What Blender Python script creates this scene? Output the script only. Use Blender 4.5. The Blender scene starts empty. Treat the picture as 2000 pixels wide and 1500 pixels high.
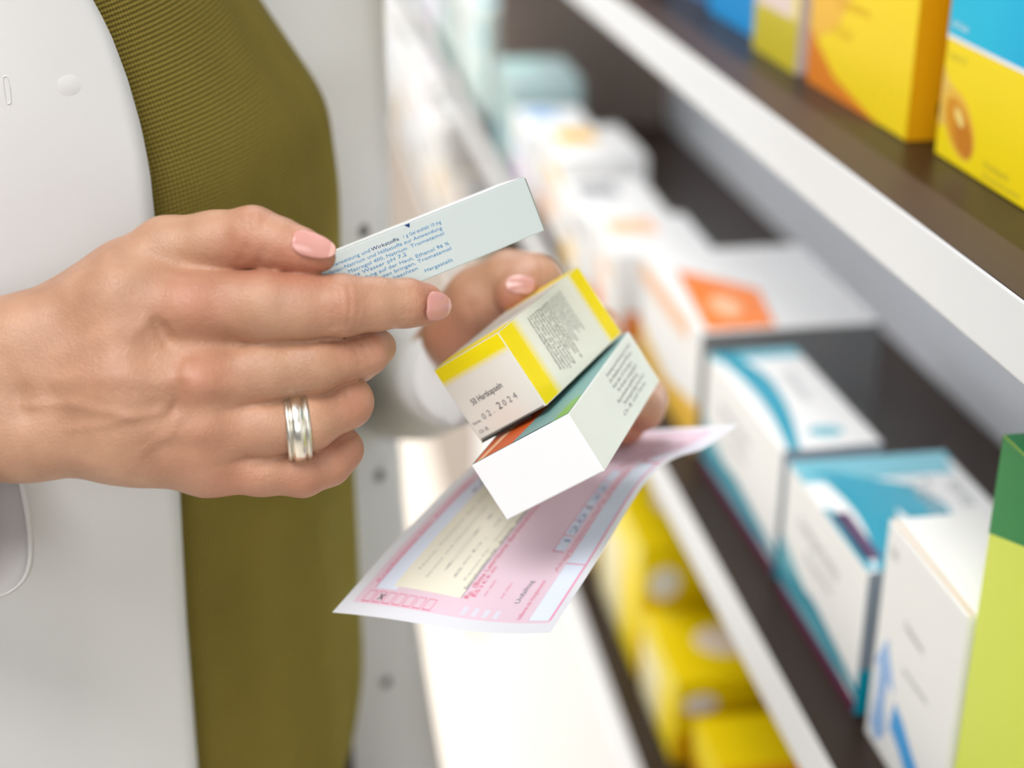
import bpy, bmesh, math, random
import numpy as np
from mathutils import Vector, Matrix

# ------------------------------------------------------------------ camera, light, exposure
SC = bpy.context.scene
COL = SC.collection
F = 2900.0                       # focal length in pixels of the 2000 px wide frame
PITCH, YAW, H = math.radians(23.8), math.radians(9.0), 1.32
cam_d = bpy.data.cameras.new('camera')
cam = bpy.data.objects.new('camera', cam_d)
COL.objects.link(cam)
cam.location = (0, 0, H)
cam.rotation_euler = (math.pi / 2 - PITCH, 0, -YAW)
cam_d.sensor_width = 36
cam_d.lens = F * 36 / 2000
cam_d.clip_start = 0.01
cam_d.dof.use_dof = True
cam_d.dof.focus_distance = 0.535
cam_d.dof.aperture_fstop = cam_d.lens / 13.5
SC.camera = cam
SC.view_settings.view_transform = 'Standard'
SC.view_settings.look = 'None'
SC.view_settings.gamma = 1.0
SC.view_settings.exposure = 0.0
SC.cycles.use_denoising = True
world = bpy.data.worlds.new('world')
SC.world = world
world.use_nodes = True
world.node_tree.nodes['Background'].inputs[0].default_value = (0.97, 0.985, 1.0, 1)
world.node_tree.nodes['Background'].inputs[1].default_value = 0.21


def area(name, loc, target, sx, sy, power, col=(1, .97, .93)):
    l = bpy.data.lights.new(name, 'AREA')
    l.shape = 'RECTANGLE'
    l.size, l.size_y, l.energy, l.color = sx, sy, power, col
    o = bpy.data.objects.new(name, l)
    COL.objects.link(o)
    o.location = loc
    o.rotation_euler = (Vector(target) - Vector(loc)).to_track_quat('-Z', 'Y').to_euler()
    return o


area('ceiling_light_aisle', (-0.55, -0.25, 2.7), (-0.1, 0.6, 1.0), 1.0, .9, 35, (1, .995, .985))
area('ceiling_light_far', (-0.7, 2.9, 2.75), (0.0, 2.6, 0.4), 1.6, 2.8, 135, (1, .99, .985))
area('front_fill_light', (-0.25, -1.5, 1.8), (-0.1, 0.7, .9), 1.2, .9, 14, (.99, .99, 1))  # added fill lamp, well below ceiling height, lifts the camera-facing sides
area('side_fill_light', (-2.9, 1.9, .7), (0.5, 1.7, .95), 2.4, 1.0, 3, (.96, .98, 1))  # unseen fill lamp added from the left to brighten the shelf interior
strip = area('back_panel_fill_light', (.47, 2.4, H - .2145), (.53, 2.4, H - .30), 4.4, .012, 19, (.90, .95, 1))  # added lamp, only there to brighten the upper back panel
zc = -Vector((1, 0, -.12)).normalized()
strip.rotation_euler = Matrix((Vector((0, 1, 0)), zc.cross(Vector((0, 1, 0))), zc)).transposed().to_euler()

# ------------------------------------------------------------------ helpers
CM = np.array(Matrix.Translation((0, 0, H)) @ cam.rotation_euler.to_matrix().to_4x4())
CR, CT = CM[:3, :3], CM[:3, 3]


def C(px, py, d):                # point in the camera's own frame (x right, y up, z back), metres
    return np.array([(px - 1000) / F * d, (750 - py) / F * d, -d])


def to_world(p):
    return np.asarray(p) @ CR.T + CT


def P(px, py, d):
    return to_world(C(px, py, d))


def project(w):
    q = (np.asarray(w, float) - CT) @ CR
    return 1000 - F * q[..., 0] / q[..., 2], 750 + F * q[..., 1] / q[..., 2], -q[..., 2]


def lin(r, g, b):
    def f(c):
        c /= 255.0
        return c / 12.92 if c <= .04045 else ((c + .055) / 1.055) ** 2.4
    return (f(r), f(g), f(b), 1)


MATS = {}


def mat(name, rgb, rough=.5, spec=.25, noise=0.0, nscale=40, bump=0.0, bscale=200, metal=0, trans=0, sss=0):
    if name in MATS:
        return MATS[name]
    m = bpy.data.materials.new(name)
    m.use_nodes = True
    nt = m.node_tree
    b = nt.nodes['Principled BSDF']
    c = lin(*rgb)
    b.inputs['Base Color'].default_value = c
    b.inputs['Roughness'].default_value = rough
    b.inputs['Specular IOR Level'].default_value = spec
    b.inputs['Metallic'].default_value = metal
    tc = nt.nodes.new('ShaderNodeTexCoord')
    if noise:
        n = nt.nodes.new('ShaderNodeTexNoise')
        n.inputs['Scale'].default_value = nscale
        n.inputs['Detail'].default_value = 4
        nt.links.new(tc.outputs['Object'], n.inputs['Vector'])
        r = nt.nodes.new('ShaderNodeMix')
        r.data_type = 'RGBA'
        r.inputs[6].default_value = tuple(max(0, x * (1 - noise)) for x in c[:3]) + (1,)
        r.inputs[7].default_value = tuple(min(1, x * (1 + noise)) for x in c[:3]) + (1,)
        nt.links.new(n.outputs['Fac'], r.inputs[0])
        nt.links.new(r.outputs[2], b.inputs['Base Color'])
    if bump:
        n2 = nt.nodes.new('ShaderNodeTexNoise')
        n2.inputs['Scale'].default_value = bscale
        n2.inputs['Detail'].default_value = 3
        nt.links.new(tc.outputs['Object'], n2.inputs['Vector'])
        bp = nt.nodes.new('ShaderNodeBump')
        bp.inputs['Strength'].default_value = bump
        bp.inputs['Distance'].default_value = .0005
        nt.links.new(n2.outputs['Fac'], bp.inputs['Height'])
        nt.links.new(bp.outputs['Normal'], b.inputs['Normal'])
    if trans:
        t = nt.nodes.new('ShaderNodeBsdfTranslucent')
        t.inputs['Color'].default_value = c
        mx = nt.nodes.new('ShaderNodeMixShader')
        mx.inputs[0].default_value = trans
        out = nt.nodes['Material Output']
        nt.links.new(b.outputs[0], mx.inputs[1])
        nt.links.new(t.outputs[0], mx.inputs[2])
        nt.links.new(mx.outputs[0], out.inputs[0])
    if sss:
        b.inputs['Subsurface Weight'].default_value = sss
        b.inputs['Subsurface Radius'].default_value = (.6, .25, .15)
        b.inputs['Subsurface Scale'].default_value = .004
    MATS[name] = m
    return m


def link(name, me, parent=None):
    o = bpy.data.objects.new(name, me)
    COL.objects.link(o)
    if parent is not None:
        o.parent = parent
    return o


def empty(name, loc=(0, 0, 0)):
    o = bpy.data.objects.new(name, None)
    COL.objects.link(o)
    o.location = loc
    o.empty_display_size = .02
    return o


def tag(o, label=None, cat=None, group=None, kind=None):
    if label: o['label'] = label
    if cat: o['category'] = cat
    if group: o['group'] = group
    if kind: o['kind'] = kind
    return o


def mesh_np(name, v, f, mats, smooth=True, midx=None):
    me = bpy.data.meshes.new(name)
    me.from_pydata(np.asarray(v, float).tolist(), [], [tuple(int(i) for i in q) for q in f])
    for m in mats:
        me.materials.append(m)
    if smooth:
        me.polygons.foreach_set('use_smooth', [True] * len(me.polygons))
    if midx is not None:
        me.polygons.foreach_set('material_index', [int(i) for i in midx])
    me.update()
    return me


def grid_faces(nu, nv, flip=False):
    f = []
    for i in range(nu - 1):
        for j in range(nv - 1):
            a, b, c, d = i * nv + j, (i + 1) * nv + j, (i + 1) * nv + j + 1, i * nv + j + 1
            f.append((a, d, c, b) if flip else (a, b, c, d))
    return f


# text outlines: Blender's own font turned into flat faces
_TX = {}


def text_geo(s, size=1.0, bold=False):
    if s not in _TX:
        cu = bpy.data.curves.new('lettering', 'FONT')
        cu.body = s
        cu.size = 1.0
        cu.resolution_u = 2
        o = bpy.data.objects.new('lettering', cu)
        COL.objects.link(o)
        dg = bpy.context.evaluated_depsgraph_get()
        me = bpy.data.meshes.new_from_object(o.evaluated_get(dg))
        v = [(p.co.x, p.co.y) for p in me.vertices]
        f = [tuple(p.vertices) for p in me.polygons]
        bpy.data.objects.remove(o)
        bpy.data.curves.remove(cu)
        bpy.data.meshes.remove(me)
        _TX[s] = (v, f)
    v, f = _TX[s]
    return [(x * size * (1.0), y * size) for x, y in v], f


class Builder:
    """collects faces with materials and makes one mesh of them"""
    def __init__(s):
        s.v, s.f, s.m, s.mats = [], [], [], []

    def mi(s, m):
        if m not in s.mats:
            s.mats.append(m)
        return s.mats.index(m)

    def add(s, v, f, m):
        n = len(s.v)
        s.v += [tuple(p) for p in v]
        s.f += [tuple(i + n for i in q) for q in f]
        s.m += [s.mi(m)] * len(f)

    def box(s, lo, hi, m, bev=.0):
        bm = bmesh.new()
        bmesh.ops.create_cube(bm, size=1)
        for vv in bm.verts:
            vv.co = Vector([lo[k] + (hi[k] - lo[k]) * (vv.co[k] + .5) for k in range(3)])
        if bev:
            bmesh.ops.bevel(bm, geom=list(bm.edges), offset=bev, segments=2, affect='EDGES', profile=.6)
        bm.verts.ensure_lookup_table()
        bm.verts.index_update()
        s.add([vv.co[:] for vv in bm.verts], [[vv.index for vv in q.verts] for q in bm.faces], m)
        bm.free()

    def build(s, name, parent=None, smooth=False):
        me = bpy.data.meshes.new(name)
        me.from_pydata(s.v, [], s.f)
        for m in s.mats:
            me.materials.append(m)
        me.polygons.foreach_set('material_index', s.m)
        if smooth:
            me.polygons.foreach_set('use_smooth', [True] * len(s.m))
        me.update()
        return link(name, me, parent)


class Face:
    """a flat side of a carton: prints are thin ink layers lying on it"""
    def __init__(s, bld, o, u, v, n):
        s.b, s.o, s.u, s.v, s.n = bld, np.array(o, float), np.array(u, float), np.array(v, float), np.array(n, float)

    def at(s, x, y, lift):
        return s.o + s.u * x + s.v * y + s.n * lift

    def poly(s, pts, m, lift=6e-5):
        s.b.add([s.at(x, y, lift) for x, y in pts], [tuple(range(len(pts)))], m)

    def rect(s, x0, y0, x1, y1, m, lift=6e-5):
        s.poly([(x0, y0), (x1, y0), (x1, y1), (x0, y1)], m, lift)

    def ell(s, cx, cy, rx, ry, m, rot=0, lift=8e-5, n=28):
        pts = []
        for k in range(n):
            a = 2 * math.pi * k / n
            x, y = rx * math.cos(a), ry * math.sin(a)
            pts.append((cx + x * math.cos(rot) - y * math.sin(rot), cy + x * math.sin(rot) + y * math.cos(rot)))
        s.poly(pts, m, lift)

    def band(s, top, bot, m, lift=6e-5):
        """strip between two polylines of equal length"""
        n = len(top)
        v = [s.at(x, y, lift) for x, y in top] + [s.at(x, y, lift) for x, y in bot]
        s.b.add(v, [(n + i, n + i + 1, i + 1, i) for i in range(n - 1)], m)

    def text(s, txt, x, y, size, m, rot=0.0, width=None, lift=1.2e-4):
        v, f = text_geo(txt, size)
        if not v:
            return
        sx = 1.0
        if width:
            w = max(p[0] for p in v)
            sx = width / w
        c, sn = math.cos(rot), math.sin(rot)
        s.b.add([s.at(x + (a * sx) * c - b * sn, y + (a * sx) * sn + b * c, lift) for a, b in v], f, m)


def grad_mat(name, c0, c1, axis, p0, p1, rough=.45):
    """print that fades from one ink to another along a local axis"""
    if name in MATS:
        return MATS[name]
    m = mat(name, c0, rough)
    nt = m.node_tree
    tc = nt.nodes.new('ShaderNodeTexCoord')
    sp = nt.nodes.new('ShaderNodeSeparateXYZ')
    nt.links.new(tc.outputs['Object'], sp.inputs[0])
    mr = nt.nodes.new('ShaderNodeMapRange')
    mr.inputs['From Min'].default_value = p0
    mr.inputs['From Max'].default_value = p1
    nt.links.new(sp.outputs[axis], mr.inputs['Value'])
    mx = nt.nodes.new('ShaderNodeMix')
    mx.data_type = 'RGBA'
    mx.inputs[6].default_value = lin(*c0)
    mx.inputs[7].default_value = lin(*c1)
    nt.links.new(mr.outputs[0], mx.inputs[0])
    nt.links.new(mx.outputs[2], nt.nodes['Principled BSDF'].inputs['Base Color'])
    return m


# ------------------------------------------------------------------ inks and boards
WHITE = mat('white_board', (236, 236, 234), .45)
INK = mat('black_ink', (45, 42, 44), .6)
INKSOFT = mat('grey_ink', (120, 120, 118), .6)
BLUEINK = mat('blue_ink', (80, 140, 185), .6)
DBLUE = mat('dark_blue_ink', (30, 60, 110), .6)
YEL = mat('yellow_print', (250, 222, 0), .45)
YELDEEP = mat('golden_print', (226, 170, 10), .4)
ORANGE = mat('orange_print', (226, 120, 30), .45)
TEAL = mat('teal_print', (0, 136, 158), .4)
TEALSOFT = mat('pale_teal_print', (110, 176, 190), .4)
PURPLE = mat('purple_print', (96, 24, 66), .45)
LILAC = mat('lilac_print', (206, 178, 226), .45)
CYAN = mat('cyan_print', (0, 168, 226), .35)
BLUE = mat('blue_print', (74, 160, 222), .45)
BLUESOFT = mat('pale_blue_print', (150, 185, 228), .45)
GREEN = mat('green_print', (0, 128, 56), .4)
LIME = mat('lime_print', (212, 224, 84), .4)
CREAM = mat('cream_board', (226, 218, 200), .5)
GREY = mat('grey_print', (150, 150, 152), .5)
AMBER = mat('amber_print', (222, 150, 10), .3)
AMBERLIGHT = mat('light_amber_print', (240, 190, 60), .3)
PEACH = mat('peach_print', (240, 190, 150), .5)
BROWN = mat('brown_print', (120, 74, 20), .5)
FASCIA = mat('shelf_white_edge', (228, 230, 232), .4, noise=.02, nscale=8)
WOOD = mat('dark_brown_laminate', (40, 28, 20), .36, .16, noise=.12, nscale=30)
RAIL = mat('brown_label_rail', (76, 61, 54), .45, .12, noise=.06, nscale=30)
BACK = mat('pale_back_panel', (236, 238, 242), .35, noise=.02, nscale=5)
UPRIGHT = mat('taupe_upright', (112, 98, 88), .5, noise=.08, nscale=12)
CABINET = mat('white_cabinet_front', (246, 246, 247), .35, noise=.01, nscale=5)

# ------------------------------------------------------------------ setting
FX = .26                                        # shelf fronts lie at this X
ZA, ZD, ZE = H - .1877, H - .490, H - .785      # tops of the three shelves
XB = .52                                        # face of the back panel
Y0, Y1 = .18, 4.9

b = Builder()
b.box((-3.2, -1.6, -.05), (1.0, 6.2, 0), mat('cream_floor', (236, 227, 214), .35, noise=.05, nscale=2))
tag(b.build('floor'), kind='structure')
b = Builder()
b.box((-3.2, 5.2, 0), (1.0, 5.3, 2.9), mat('far_wall_paint', (226, 226, 224), .7, noise=.02, nscale=3))
tag(b.build('wall_back'), kind='structure')
b = Builder()
b.box((.62, -1.6, 0), (.7, 5.2, 2.9), mat('side_wall_paint', (222, 220, 216), .7, noise=.02, nscale=3))
tag(b.build('wall_right'), kind='structure')

unit = empty('shelving_unit', (FX, 2.5, 0))
tag(unit, 'white-edged dark brown pharmacy shelving running along the right side above a white base cabinet', 'shelves')


def local(o, parent):
    o.parent = parent
    o.matrix_parent_inverse = Matrix.Translation(parent.location).inverted()
    return o


for z, fh in ((ZA, .030), (ZD, .034), (ZE, .03), (ZA + .32, .03)):
    b = Builder()
    b.box((FX + .004, Y0, z - .022), (XB, Y1, z), WOOD, .001)
    bd = b.build('shelf_board')
    local(bd, unit)
    b = Builder()
    b.box((FX, Y0, z - fh), (FX + .012, Y1, z - .0004), FASCIA, .0012)
    fa = b.build('edge_strip')
    fa.parent = bd
    fa.matrix_parent_inverse = bd.matrix_world.inverted() @ Matrix.Translation(unit.location).inverted() if False else Matrix.Identity(4)
    tag(fa, 'white front edge strip')
    b = Builder()
    b.box((FX + .0005, Y0, z - .0008), (FX + .025, Y1, z + .00012), RAIL if z == ZA else WOOD, .00005)  # other rails take darker wood: shade from the shelf above put into colour
    ra = b.build('label_rail')
    ra.parent = bd
    tag(ra, 'brown rail on the shelf front')
b = Builder()
b.box((XB, Y0, .06), (XB + .016, Y1, 2.1), BACK)
local(b.build('back_panel'), unit)
for y in (1.93, 3.2, 4.45):
    b = Builder()
    b.box((FX + .03, y, ZE), (XB, y + .03, 2.1), UPRIGHT, .001)
    local(b.build('upright'), unit)
b = Builder()
b.box((FX - .002, Y0, .0), (XB, 1.95, ZE - .03), CABINET, .001)
local(b.build('base_cabinet'), unit)
b = Builder()
b.box((FX - .002, 1.953, .0), (XB, Y1, ZE - .03), mat('greige_cabinet_front', (164, 152, 142), .5, noise=.03, nscale=6), .001)
tag(local(b.build('base_cabinet'), unit), 'beige far base cabinet')


# ------------------------------------------------------------------ cartons on the shelves
def carton(name, x, y0, y1, z, w, h, base, label, cat='box', group=None, deco=None, rot=0, bev=.0007, flap=False):
    """upright carton: front towards the aisle (-X), far end at y1; origin at its near front bottom corner"""
    L = y1 - y0
    root = Builder()
    root.box((0, 0, 0), (w, L, h), base, bev)
    fr = Face(root, (0, L, 0), (0, -1, 0), (0, 0, 1), (-1, 0, 0))       # u: from far to near, v: up
    sd = Face(root, (0, 0, 0), (1, 0, 0), (0, 0, 1), (0, -1, 0))        # near end
    tp = Face(root, (0, L, h), (0, -1, 0), (1, 0, 0), (0, 0, 1))        # u: far to near, v: into the shelf
    if deco:
        deco(fr, sd, tp, L, w, h)
    o = root.build(name)
    o.location = (x, y0, z + .0004)
    o.rotation_euler = (0, 0, rot)
    tag(o, label, cat, group)
    if flap:
        f = Builder()
        f.box((.002, -.0006, h * .06), (w - .002, .0, h - .0015), base, .0002)
        q = f.build('end_flap', o)
    return o


def lines(face, x, y, w, n, dy, size, m, words, rot=0.0):
    rnd = random.Random(hash(words) % 999 if False else len(words))
    for k in range(n):
        face.text(words[k % len(words)], x, y - k * dy, size, m, rot, width=w * (.6 + .4 * rnd.random()))


GW = ['Zum Einnehmen', 'Filmtabletten', 'Apothekenpflichtig', 'Packungsbeilage beachten', 'Wirkstoff']


def d_green(fr, sd, tp, L, w, h):
    fr.poly([(0, h * .79), (L * .36, h * .885), (L * .72, h * .998), (0, h * .998)], GREEN)
    tp.rect(0, 0, L, w, GREEN)
    sd.rect(0, h * .97, w, h, GREEN)
    for k in range(5):
        fr.text(['Zur Anwendung in Mund und Rachen bei', 'Erwachsenen und Kindern ab', 'Enthält Lakritz', 'Packungsbeilage beachten', 'Apothekenpflichtig'][k],
                .012, .055 - k * .0075, .0042, mat('olive_ink', (120, 130, 50), .6))


def d_arrow(fr, sd, tp, L, w, h):
    s = L / .0913
    # pale blue figure like an arrow, curl of blue beneath
    fr.poly([(.002 * s, .046), (.014 * s, .068), (.029 * s, .043), (.021 * s, .045), (.010 * s, .048)], BLUESOFT)
    fr.poly([(.007 * s, .052), (.020 * s, .050), (.019 * s, .032), (.024 * s, .016), (.014 * s, .004), (.005 * s, .010), (.009 * s, .030)], BLUESOFT, 7e-5)
    top = [(.030 * s, .040), (.042 * s, .036), (.056 * s, .027), (.070 * s, .020), (.086 * s, .016)]
    fr.band(top, [(x - .002, y - .017) for x, y in top], BLUE)
    fr.text('Tabletten', .03 * s, .085, .006, INKSOFT, rot=-.05)
    fr.text('zum Einnehmen', .035 * s, .062, .0045, INKSOFT)
    fr.text('N1', .006 * s, .112, .008, INKSOFT)
    tp.rect(0, .0015, L, .0035, mat('tan_print', (196, 168, 136), .5))


def d_teal(fr, sd, tp, L, w, h):
    n = 12
    lo = [(L * k / n, h * (.47 - .40 * (k / n) ** .8)) for k in range(n + 1)]
    fr.band(lo, [(x, 0) for x, _ in lo], TEALSOFT)
    lo2 = [(L * k / n, h * (.36 - .27 * abs(k / n - .45))) for k in range(n + 1)]
    fr.band([(x, y * .9) for x, y in lo2], [(x, max(.0, y * .55)) for x, y in lo2], TEAL, 8e-5)
    fr.rect(0, 0, L, h * .10, PURPLE, 9e-5)
    fr.text('comprimés', L * .2, h * .68, h * .16, GREY, rot=-.03)
    fr.text('Filmtabletten', L * .32, h * .52, h * .09, GREY)
    # swoosh on the lid
    u = [(L * k / n, w * (.05 + .12 * math.sin(k / n * math.pi))) for k in range(n + 1)]
    tp.band([(x, y + w * (.30 - .26 * abs(k / n - .3))) for k, (x, y) in enumerate(u)], u, TEAL)
    tp.rect(0, w * .0, L * .10, w, TEALSOFT, 5e-5)
    tp.text('Tabletten', L * .25, w * .6, w * .2, GREY)
    tp.ell(L * .86, w * .55, L * .05, w * .18, TEALSOFT)
    sd.rect(0, 0, w, h * .32, TEAL)
    sd.rect(0, h * .32, w, h, mat('slate_print', (120, 130, 140), .5))


def d_teal2(fr, sd, tp, L, w, h):
    d_teal(fr, sd, tp, L, w, h)
    tp.rect(0, 0, L * .22, w * .95, TEALSOFT, 9e-5)
    tp.band([(L * .12, w * .2), (L * .3, w * .62), (L * .5, w * .72), (L * .62, w * .70)],
            [(L * .12, w * .05), (L * .3, w * .30), (L * .5, w * .42), (L * .62, w * .45)], TEAL, 1.1e-4)
    tp.rect(L * .5, w * .03, L * .9, w * .13, mat('plum_print', (74, 50, 84), .5), 1.2e-4)
    tp.rect(L * .46, w * .0, L * .98, w * .05, TEAL, 1.2e-4)
    tp.text('forte', L * .3, w * .83, w * .15, GREY)


def d_orange(fr, sd, tp, L, w, h):
    tp.poly([(L * .25, w * .12), (L * .97, w * .04), (L * .97, w * .42), (L * .55, w * .50)], ORANGE)
    tp.ell(L * .72, w * .24, L * .12, w * .08, PEACH)
    fr.band([(0, h * .4), (L * .5, h * .24), (L, h * .4)], [(0, 0), (L * .5, 0), (L, 0)], AMBERLIGHT)
    fr.rect(0, h * .78, L * .8, h * .94, mat('peach_print', (240, 190, 150), .5))
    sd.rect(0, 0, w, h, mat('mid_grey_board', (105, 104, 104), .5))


def d_softgel(fr, sd, tp, L, w, h):
    # sky blue upper half over yellow, white dividing line, golden capsule
    a, c = h * .285, h * .385
    n = 10
    cur = [(L * k / n, .0575 - .0012 * math.sin(math.pi * k / n)) for k in range(n + 1)]
    fr.band([(x, h) for x, _ in cur], cur, grad_mat('blue_fade', (0, 190, 226), (0, 158, 222), 1, .19, .10), 6e-5)
    fr.band([(x, y) for x, y in cur], [(x, y - .0022) for x, y in cur], WHITE, 9e-5)
    fr.poly([(.0005, .043), (.006, .037), (.026, .030), (.004, .014), (.0005, .016)], mat('pale_gold_print', (236, 196, 90), .3), 8e-5)
    fr.ell(.0225, .0195, .0205, .0120, AMBERLIGHT, rot=-.55, lift=9e-5)
    fr.ell(.0235, .0180, .0180, .0095, AMBER, rot=-.55, lift=1.1e-4)
    fr.ell(.0290, .0150, .0110, .0070, mat('dark_amber_print', (206, 126, 0), .3), rot=-.55, lift=1.3e-4)
    fr.ell(.0225, .0225, .0060, .0026, mat('capsule_glint_print', (250, 224, 130), .3), rot=-.55, lift=1.5e-4)
    olive = mat('olive_print', (200, 190, 60), .5)
    fr.text('100 Stück', .003, .061, .0045, WHITE)
    fr.text('Vitamin D3', .004, .047, .0042, olive)
    fr.text('Weichkapseln', .052, .0075, .0045, olive)
    fr.text('Nahrungsergänzungsmittel', .052, .003, .0035, olive)
    sd.rect(0, 0, w, h * .55, YELDEEP)


def d_vita(fr, sd, tp, L, w, h):
    fr.poly([(0, h), (L * .42, h), (L * .52, h * .5), (L * .3, h * .25), (0, h * .14)], mat('warm_yellow_print', (244, 190, 60), .4))
    fr.poly([(0, 0), (L * .75, 0), (L * .3, h * .07), (0, h * .2)], mat('deep_orange_print', (226, 130, 10), .4), 7e-5)
    fr.ell(L * .45, h * .62, L * .09, h * .045, mat('pale_yellow_print', (250, 222, 120), .4))
    fr.ell(L * .74, h * .66, L * .15, h * .17, mat('lemon_print', (246, 226, 50), .4))
    fr.ell(L * .74, h * .70, L * .08, h * .10, mat('ochre_print', (206, 180, 20), .4), lift=1.1e-4)
    fr.text('C', L * .69, h * .63, h * .1, mat('ochre_dark_print', (176, 140, 20), .4), lift=1.4e-4)
    fr.text('Vitamin', L * .22, h * .80, h * .13, BROWN, rot=-.02)
    fr.text('Brausetabletten', L * .25, h * .32, h * .05, YELDEEP)
    fr.text('mit Zink', L * .25, h * .22, h * .05, YELDEEP)
    sd.rect(0, 0, w, h, mat('amber_side_print', (214, 152, 8), .4))
    sd.rect(w * .18, h * .62, w * .6, h * .82, mat('dark_panel_print', (50, 34, 10), .5), 8e-5)
    sd.text('E', w * .3, h * .66, h * .12, YELDEEP)
    sd.ell(w * .5, h * .1, w * .2, h * .06, mat('dark_panel_print', (50, 34, 10), .5))
    sd.rect(w * .1, h * .48, w * .9, h * .50, BROWN, 8e-5)


def d_pink(fr, sd, tp, L, w, h):
    fr.rect(0, 0, L, h * .20, mat('acid_yellow_print', (206, 190, 30), .4))
    fr.rect(L * .85, 0, L, h, mat('pale_lemon_print', (236, 220, 130), .4), 5e-5)
    fr.ell(L * .35, h * .45, L * .25, h * .08, mat('coral_print', (236, 176, 160), .45))
    fr.text('Kapseln', L * .2, h * .6, h * .1, mat('coral_print', (236, 176, 160), .45))
    sd.rect(0, 0, w, h, mat('mauve_board', (196, 180, 186), .5))


def d_yellow_low(fr, sd, tp, L, w, h):
    fr.rect(0, h * .72, L, h, mat('lemon_print', (246, 226, 50), .4))
    fr.rect(0, 0, L * .55, h * .7, mat('cream_glare', (250, 240, 190), .4))  # glare on the aisle-facing side, painted as pale cream
    sd.ell(w * .18, h * .72, w * .12, h * .12, WHITE)
    sd.rect(0, h * .02, w, h * .36, YELDEEP)
    sd.rect(w * .25, h * .36, w * .95, h * .50, mat('tan_panel_print', (180, 134, 90), .5))
    sd.rect(0, h * .52, w, h * .66, mat('rich_yellow_print', (238, 206, 0), .4))
    tp.rect(0, 0, L, w, mat('rich_yellow_print', (238, 206, 0), .4))
    tp.ell(L * .5, w * .45, L * .2, w * .2, mat('pale_pink_lid', (232, 212, 190), .5))


def d_yellow_lid(fr, sd, tp, L, w, h):
    tp.rect(0, 0, L * .45, w, mat('rich_yellow_print', (238, 206, 0), .4))
    tp.rect(L * .5, w * .2, L * .8, w * .7, mat('deep_orange_print', (226, 130, 10), .4))
    fr.rect(0, h * .5, L, h, YEL)
    sd.rect(0, 0, w, h * .5, BROWN)


G_MID, G_TOP, G_LOW = 'medicine cartons on the middle shelf', 'medicine cartons on the top shelf', 'medicine cartons on the bottom shelf'
carton('medicine_box', .288, .345, .516, ZD, .062, .222, LIME, 'tall lime green carton with dark green top at the right frame edge', group=G_MID, deco=d_green, flap=True)
carton('medicine_box', .288, .5232, .6133, ZD, .0797, .129, WHITE, 'white carton with pale blue arrow and blue curl beside the lime green carton', group=G_MID, deco=d_arrow, flap=True)
carton('medicine_box', .287, .628, .757, ZD, .098, .089, WHITE, 'wide white and teal carton with teal patch and plum bar on its lid', group=G_MID, deco=d_teal2)
carton('medicine_box', .289, .772, .928, ZD, .064, .089, WHITE, 'narrow white and teal carton with a teal swoosh along its lid', group=G_MID, deco=d_teal, rot=.02)
carton('medicine_box', .287, .948, 1.13, ZD, .135, .096, WHITE, 'white carton with orange panel on its lid just beyond the teal cartons', group=G_MID, deco=d_orange)
carton('softgel_box', .309, .43, .661, ZA, .06, .19, YEL, 'sky blue and yellow carton with a golden capsule picture on the top shelf', group=G_TOP, deco=d_softgel, rot=-.01)
carton('vitamin_box', .306, .684, .826, ZA, .05, .155, mat('sunny_yellow_print', (250, 218, 4), .4), 'orange and yellow vitamin carton on the top shelf, with dark panel on its end', group=G_TOP, deco=d_vita, rot=.012)
carton('medicine_box', .303, .842, .925, ZA, .05, .15, mat('blush_board', (236, 214, 206), .45), 'blush white carton with yellow foot on the top shelf', group=G_TOP, deco=d_pink)
carton('medicine_box', .312, .945, 1.06, ZA, .06, .15, mat('bright_blue_board', (0, 150, 220), .4), 'bright blue carton on the top shelf beyond the blush one', group=G_TOP)
carton('medicine_box', .318, 1.09, 1.20, ZA, .06, .12, mat('slate_blue_board', (84, 130, 180), .4), 'muted blue carton farthest along the top shelf', group=G_TOP)
carton('medicine_box', .298, .80, .945, ZE, .12, .060, mat('rich_golden_board', (226, 164, 10), .4), 'flat golden carton on the bottom shelf, nearest the camera', group=G_LOW, deco=d_yellow_lid)
carton('medicine_box', .287, .965, 1.075, ZE, .12, .080, YEL, 'low yellow carton on the bottom shelf between the golden and the tall one', group=G_LOW, deco=d_yellow_low)
carton('medicine_box', .287, 1.09, 1.25, ZE, .12, .134, YEL, 'tall yellow carton with white disc on the bottom shelf', group=G_LOW, deco=d_yellow_low)
carton('medicine_box', .287, 1.27, 1.40, ZE, .11, .12, WHITE, 'white and orange carton on the bottom shelf behind the tall yellow one', group=G_LOW, deco=d_orange)



def d_far(c1, c2):
    def d(fr, sd, tp, L, w, h):
        fr.rect(L * .08, h * .1, L * .55, h * .42, c1)
        fr.rect(L * .3, h * .62, L * .8, h * .75, c2)
        tp.rect(L * .1, w * .1, L * .5, w * .6, c2)
        sd.rect(w * .1, h * .1, w * .9, h * .4, c1)
    return d


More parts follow.
